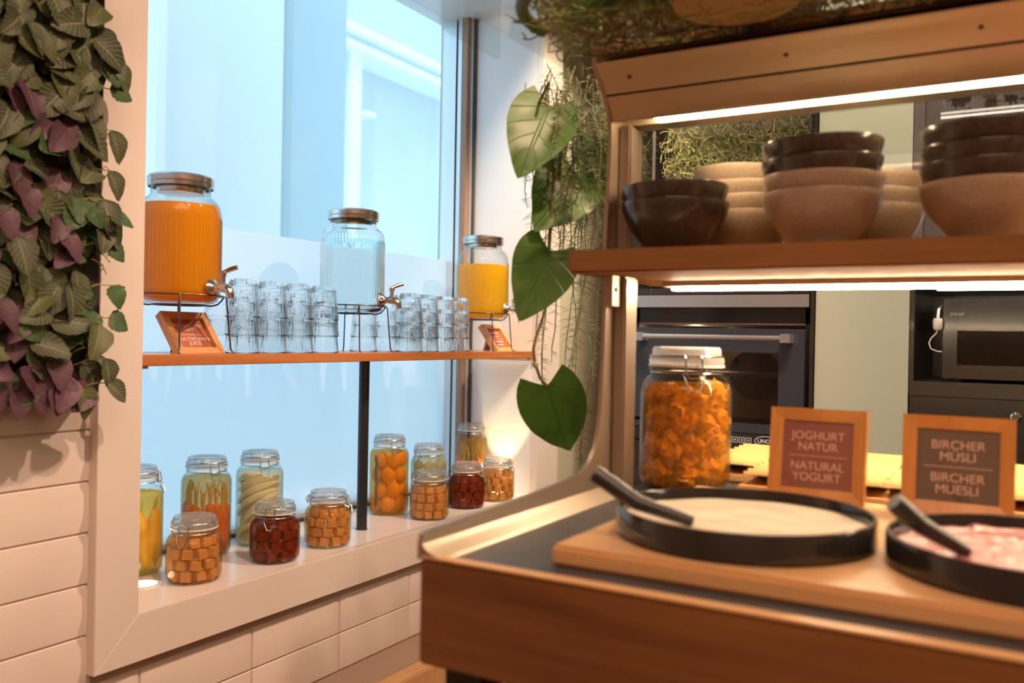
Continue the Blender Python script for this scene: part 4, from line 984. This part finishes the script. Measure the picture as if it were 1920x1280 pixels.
for i in range(115):
    x = q.uniform(-.78, -.67); y = q.uniform(1.34, 1.70); z = az + q.uniform(-.07, .08)
    strand(x, y, z, q.uniform(.10, .26), q.choice(m_fern), .024, 420, .9)
def curls(n, box, mat, name, parent, off, ln=.09, r=.0007, seed=3, wig=1.0, lo=None, hi=None):
    qq = random.Random(seed); b = MB()
    for i in range(n):
        p = Vector([qq.uniform(box[k][0], box[k][1]) for k in range(3)]); d = Vector((qq.gauss(0, 1), qq.gauss(0, 1), qq.gauss(0, 1))).normalized(); pts = [p - off]; ns = 8
        for k in range(ns):
            d = (d + Vector((qq.gauss(0, 1), qq.gauss(0, 1), qq.gauss(0, 1) - .1)) * .42 * wig).normalized(); p = p + d * ln / ns
            if lo: p = Vector([min(max(p[a], lo[a]), hi[a]) for a in range(3)])
            pts.append(p - off)
        b.tube(pts, r, 3, False)
    return b.build(name, mat, parent, 0, kind='stuff')
m_moss = pm('pale_moss', (.42, .36, .16), .7); m_moss2 = pm('green_moss', (.20, .24, .06), .7)
mb_ = thing('moss_bed', 'bed of green moss and twigs lying on the acrylic tray', 'moss', (-.3, 1.2, az + .008)); mo = Vector(mb_.location)
curls(700, ((-.60, .5), (1.03, 1.21), (az + .012, az + .05)), m_moss2, 'moss_tangle', mb_, mo, .10, .0011, 5, lo=(-.63, 1.0, az + .008), hi=(.9, 1.212, az + .06))
curls(260, ((-.62, .2), (1.10, 1.22), (az + .012, az + .04)), pm('brown_twigs', (.16, .10, .04), .7), 'twig_tangle', mb_, mo, .12, .0013, 6, lo=(-.63, 1.0, az + .008), hi=(.9, 1.212, az + .06))
lp = thing('looped_branch', 'thick dark green looping stalk on the acrylic tray', 'plant', (-.56, 1.09, az + .02)); lo = Vector(lp.location)
pts = []
for i in range(25):
    a = math.radians(200 - 250 * i / 24); pts.append(Vector((-.535 + .075 * math.cos(a) * 1.0, 1.075 + .085 * -math.sin(a), az + .018 + .0015 * i)) - lo)
MB().tube(pts, [.009] * 25, 10).build('stalk', pm('dark_stalk', (.075, .085, .03), .45), lp, 60)
for i, (y, x, a) in enumerate([(1.06, -.50, .4), (1.10, -.47, 1.9), (1.07, -.42, 3.0), (1.12, -.53, 5.0), (1.04, -.40, 1.0)]):
    place_leaf('leaf', BL[i % 3], lp, Vector((x, y, az + .03 + .004 * i)) - lo, (math.cos(a), math.sin(a), .12), (.1, .1, -1), .75)

# ------------------------------------------------------------------ kitchen behind
KY = 2.87
m_green = pm('sage_panel', (.50, .54, .43), .45); m_cab = pm('dark_cabinet', (.028, .021, .017), .3, coat=.15)
m_ovst = pm('oven_steel', (.50, .52, .54), .3, .8); m_ovb = pm('oven_black', (.02, .021, .026), .2, coat=.4); m_ovglass = glass('oven_glass', (.62, .60, .58), (.3, .3, .3), .5, .04, 4)
m_cav = pm('oven_cavity', (.40, .28, .17), .5, .2); m_icon = pm('icon_white', (.75, .77, .8), .5)
MB().box(-.588, -.320, KY, KY + .10, 0, 2.8).build('wall_panel_sage', m_green, smooth=0, kind='structure')
oc = thing('oven_cabinet', 'tall dark cabinet carcass housing the oven', 'cabinet', (-1.24, KY, 0))
W = .65
MB().box(0, .02, -.01, .70, 0, 2.8).build('side_panel', m_cab, oc, smooth=0)
MB().box(W - .012, W - .001, -.01, .70, 0, 2.8).build('side_panel', m_cab, oc, smooth=0)
MB().box(.02, W - .012, .62, .64, 0, 2.8).build('back_panel', m_cab, oc, smooth=0)
MB().box(.02, W - .012, 0, .62, .05, E0 - .345).build('base_unit', m_cab, oc, smooth=0)
MB().box(.02, W - .012, 0, .62, E0 + .155, E0 + .175).build('shelf_board', m_cab, oc, smooth=0)
MB().box(.02, W - .012, .3, .62, E0 + .9, E0 + 1.62).build('upper_door', m_cab, oc, smooth=0)
ov = thing('oven', 'built-in black glass oven with a steel handle bar', 'oven', (-1.215, KY, E0 - .34))
OW = .606
b = MB(); b.box(0, .02, .05, .55, 0, .48); b.box(OW - .02, OW, .05, .55, 0, .48); b.box(0, OW, .53, .55, 0, .48); b.box(0, OW, .05, .55, 0, .02); b.box(0, OW, .05, .55, .40, .48); b.build('oven_body', m_ovb, ov, smooth=0)
MB().box(.02, OW - .02, .05, .52, .395, .40).build('cavity_roof', m_cav, ov, smooth=0)
MB().box(.08, OW - .08, .50, .515, .05, .39).build('cavity_back', m_cav, ov, smooth=0)
MB().box(0, OW, 0, .05, .452, .492).build('top_trim', m_ovst, ov, smooth=0)
lamp('oven_lamp', 'POINT', (-1.215 + .14, KY + .30, E0 - .34 + .36), .5, (1, .75, .5), shadow_soft_size=.02)
fan = MB(); fan.ring((OW / 2, .49, .22), .085, .007, 40, 6, axis=(0, 1, 0)); fan.ring((OW / 2, .492, .22), .06, .006, 40, 6, axis=(0, 1, 0)); fan.ring((OW / 2, .492, .22), .035, .006, 32, 6, axis=(0, 1, 0)); fan.box(OW / 2 - .008, OW / 2 + .008, .485, .495, .22, .36)
fan.lathe([(0, 0), (.085, 0), (.085, .006), (0, .006)], 40, c=(OW / 2, .499, .22), axis=(0, -1, 0)); fan.build('fan_cover', m_ovb, ov)
rk = MB()
for k in range(9): rk.tube([(.05, .08 + .045 * k, .225), (OW - .05, .08 + .045 * k, .225)], .0022, 6)
rk.tube([(.05, .07, .225), (.05, .46, .225)], .003, 6); rk.tube([(OW - .05, .07, .225), (OW - .05, .46, .225)], .003, 6)
rk.build('oven_rack', m_ovst, ov)
dr = MB(); dr.box(.01, OW - .01, 0, .04, .305, .382); dr.box(.01, .09, 0, .04, .065, .305); dr.box(OW - .09, OW - .01, 0, .04, .065, .305); dr.box(.01, OW - .01, 0, .04, .045, .075)
door = dr.build('door', pm('door_bluish', (.035, .042, .058), .25, coat=.3), ov, smooth=0)
MB().box(.09, OW - .09, .012, .018, .075, .305).build('door_glass', m_ovglass, door, smooth=0)
hb = MB(); hb.tube([(.05, -.045, .352), (OW - .05, -.045, .352)], .009, 14); hb.box(.045, .075, -.055, 0, .338, .366); hb.box(OW - .075, OW - .045, -.055, 0, .338, .366); hb.build('handle', m_ovst, door)
cpn = MB().box(0, OW, 0, .05, 0, .042).build('control_panel', m_ovb, ov, smooth=0)
text('UNOX', .018, m_icon, cpn, (OW - .125, -.0008, .021), (PI / 2, 0, 0), bold=.0002, spacing=1.0)
n_ = 48; el = [(OW - .125 + .036 * math.cos(2 * PI * i / n_), -.0008, .021 + .016 * math.sin(2 * PI * i / n_)) for i in range(n_ + 1)]
MB().tube(el, .0010, 6).build('logo_oval', m_icon, cpn)
for i in range(6):
    x = OW - .30 + .022 * i; b = MB()
    for q_ in [(x, x + .018, .012, .0135), (x, x + .018, .0285, .030), (x, x + .0015, .012, .030), (x + .0165, x + .018, .012, .030)]: b.box(q_[0], q_[1], -.001, 0, q_[2], q_[3])
    b.box(x + .007, x + .011, -.001, 0, .018, .024); b.build('control_icon', m_icon, cpn, smooth=0)
for i in range(5): MB().box(.10 + .085 * i, .16 + .085 * i, .02, .09, E0 + .1755 - 0, E0 + .176 + .02 + .008 * (i % 3)).build('plate_stack', [m_ch, m_bl, m_boardw][i % 3], oc, smooth=0) if False else None
mp = thing('moss_planting', 'wild pale moss and fern planting above the oven', 'plant', (-.86, KY + .12, E0 + .18)); mo = Vector(mp.location)
MB().box(-.24, .255, .10, .12, 0, .68).build('moss_backing', pm('moss_back', (.10, .12, .03), .9, c2=(.16, .15, .06), scale=12), mp, smooth=0)
curls(2600, ((-1.10, -.61), (KY + .05, KY + .2), (E0 + .19, E0 + .86)), m_moss, 'moss_tangle', mp, mo, .12, .0011, 8, lo=(-1.12, KY + .02, E0 + .178), hi=(-.604, KY + .22, E0 + .89))
curls(1300, ((-1.12, -.61), (KY + .04, KY + .2), (E0 + .19, E0 + .86)), m_moss2, 'fern_tangle', mp, mo, .12, .0013, 9, lo=(-1.12, KY + .02, E0 + .178), hi=(-.604, KY + .22, E0 + .89))
# black cabinet with microwave niche
kc = thing('black_cabinet', 'black kitchen cabinet with a lit microwave niche and a lock', 'cabinet', (-.318, KY, 0)); W = 1.1
MB().box(0, W, .02, .60, .05, E0 - .150).build('drawer_body', m_cab, kc, smooth=0)
df = MB().box(.003, W, 0, .02, E0 - .48, E0 - .152).build('drawer', m_cab, kc, smooth=0, bevel=.002)
lk = MB(); lk.lathe([(0, 0), (.014, 0), (.014, .004), (.010, .006), (.009, .008), (0, .008)], 24, c=(.278, 0, E0 - .198), axis=(0, -1, 0)); lk.build('lock', m_chrome, df)
MB().box(.0, W, 0, .60, E0 - .149, E0 - .107).build('niche_floor', m_cab, kc, smooth=0)
MB().box(0, .012, 0, .60, E0 - .107, E0 + .17).build('niche_side', m_cab, kc, smooth=0)
MB().box(0, W, .58, .60, E0 - .107, E0 + .17).build('niche_back', m_cab, kc, smooth=0)
MB().box(0, W, 0, .60, E0 + .17, E0 + .20).build('niche_roof', m_cab, kc, smooth=0)
MB().box(.07, W - .02, .01, .03, E0 + .160, E0 + .1698).build('led_strip', emit('niche_led', (1, .86, .70), 9), kc, smooth=0, label='glowing light strip at the top of the niche')
mw = thing('microwave', 'black microwave standing in the lit niche', 'microwave', (-.235, KY + .05, E0 - .1065))
MB().box(0, .50, .012, .40, .008, .245).build('case', m_ovb, mw, smooth=0, bevel=.004)
md = MB().box(.002, .36, 0, .012, .010, .243).build('door', m_black, mw, smooth=0, bevel=.002)
MB().box(.04, .32, -.0012, 0, .05, .15).build('door_window', m_ovglass, md, smooth=0)
MB().box(.365, .498, 0, .012, .010, .243).build('control_panel', m_black, mw, smooth=0)
text('SHARP', .0125, pm('faint_print', (.25, .22, .20), .5), md, (.038, -.0006, .198), (PI / 2, 0, 0), bold=.0003)
for x in (.03, .45): MB().box(x, x + .02, .05, .07, 0, .008).build('foot', m_blackmatt, mw, smooth=0)
pg = thing('power_plug', 'white plug with a curling cable hanging left of the microwave', 'plug', (-.245, KY + .02, E0 + .045))
m_pl = pm('white_plastic', (.78, .75, .70), .4)
MB().lathe([(0, 0), (.010, 0), (.013, .006), (.0135, .028), (.011, .034), (0, .034)], 20).build('plug_body', m_pl, pg)
MB().tube([(0, 0, 0), (-.004, -.004, -.012), (-.016, -.006, -.024), (-.022, -.006, -.040), (-.016, -.006, -.056), (.0, -.004, -.063), (.012, 0, -.064)], .002, 8).build('cable', m_pl, pg, 60)
MB().tube([(0, 0, .034), (0, .02, .06), (0, .2, .09)], .004, 8).build('plug_lead', m_pl, pg)
# dark panel with ivy above the cabinet
iv = thing('ivy_panel', 'dark panel with shiny ivy leaves above the black cabinet', 'panel', (-.318, KY, E0 + .2005))
MB().box(0, W, .02, .05, 0, 1.2).build('panel_board', pm('slate_panel', (.10, .085, .085), .5), iv, smooth=0)
MB().box(.0, .03, 0, .02, 0, 1.2).build('panel_stile', pm('slate_stile', (.13, .105, .105), .45), iv, smooth=0)
m_ivy = leafmat('ivy_leaf', (.13, .115, .10), (.22, .2, .17), 5, .06, None, rough=.22, veinamt=.5)
def ivy_mesh(seed):
    q = random.Random(seed); b = MB(); vs = [(0, 0, .006)]; uv = {0: (0, .5)}
    lob = [(0, 1.0), (.35, .55), (.7, .95), (1.15, .5), (1.6, .8), (2.2, .55), (2.8, .45), (3.14, .25)]
    ring = lob + [(2 * PI - a, r) for a, r in lob[::-1][1:-1]]
    for a, r in ring:
        r *= .040 * q.uniform(.9, 1.1); uv[len(vs)] = (math.sin(a), .5 + .5 * math.cos(a)); vs.append((math.sin(a) * r, math.cos(a) * r, q.uniform(-.004, .004)))
    n = len(ring); b.add(vs, [(0, 1 + i, 1 + (i + 1) % n) for i in range(n)]); b.uv = uv; return b.mesh('leaf', m_ivy, 60)
IV = [ivy_mesh(s) for s in range(4)]; q = random.Random(3)
for i in range(120):
    place_leaf('leaf', q.choice(IV), iv, (q.uniform(.07, .72), q.uniform(-.015, .012), q.uniform(.25, .9)), (q.uniform(-1, 1), q.uniform(-.4, .2), q.uniform(-1, .4)), (q.uniform(-.4, .4), -1, q.uniform(-.3, .5)), q.uniform(.6, 1.15))
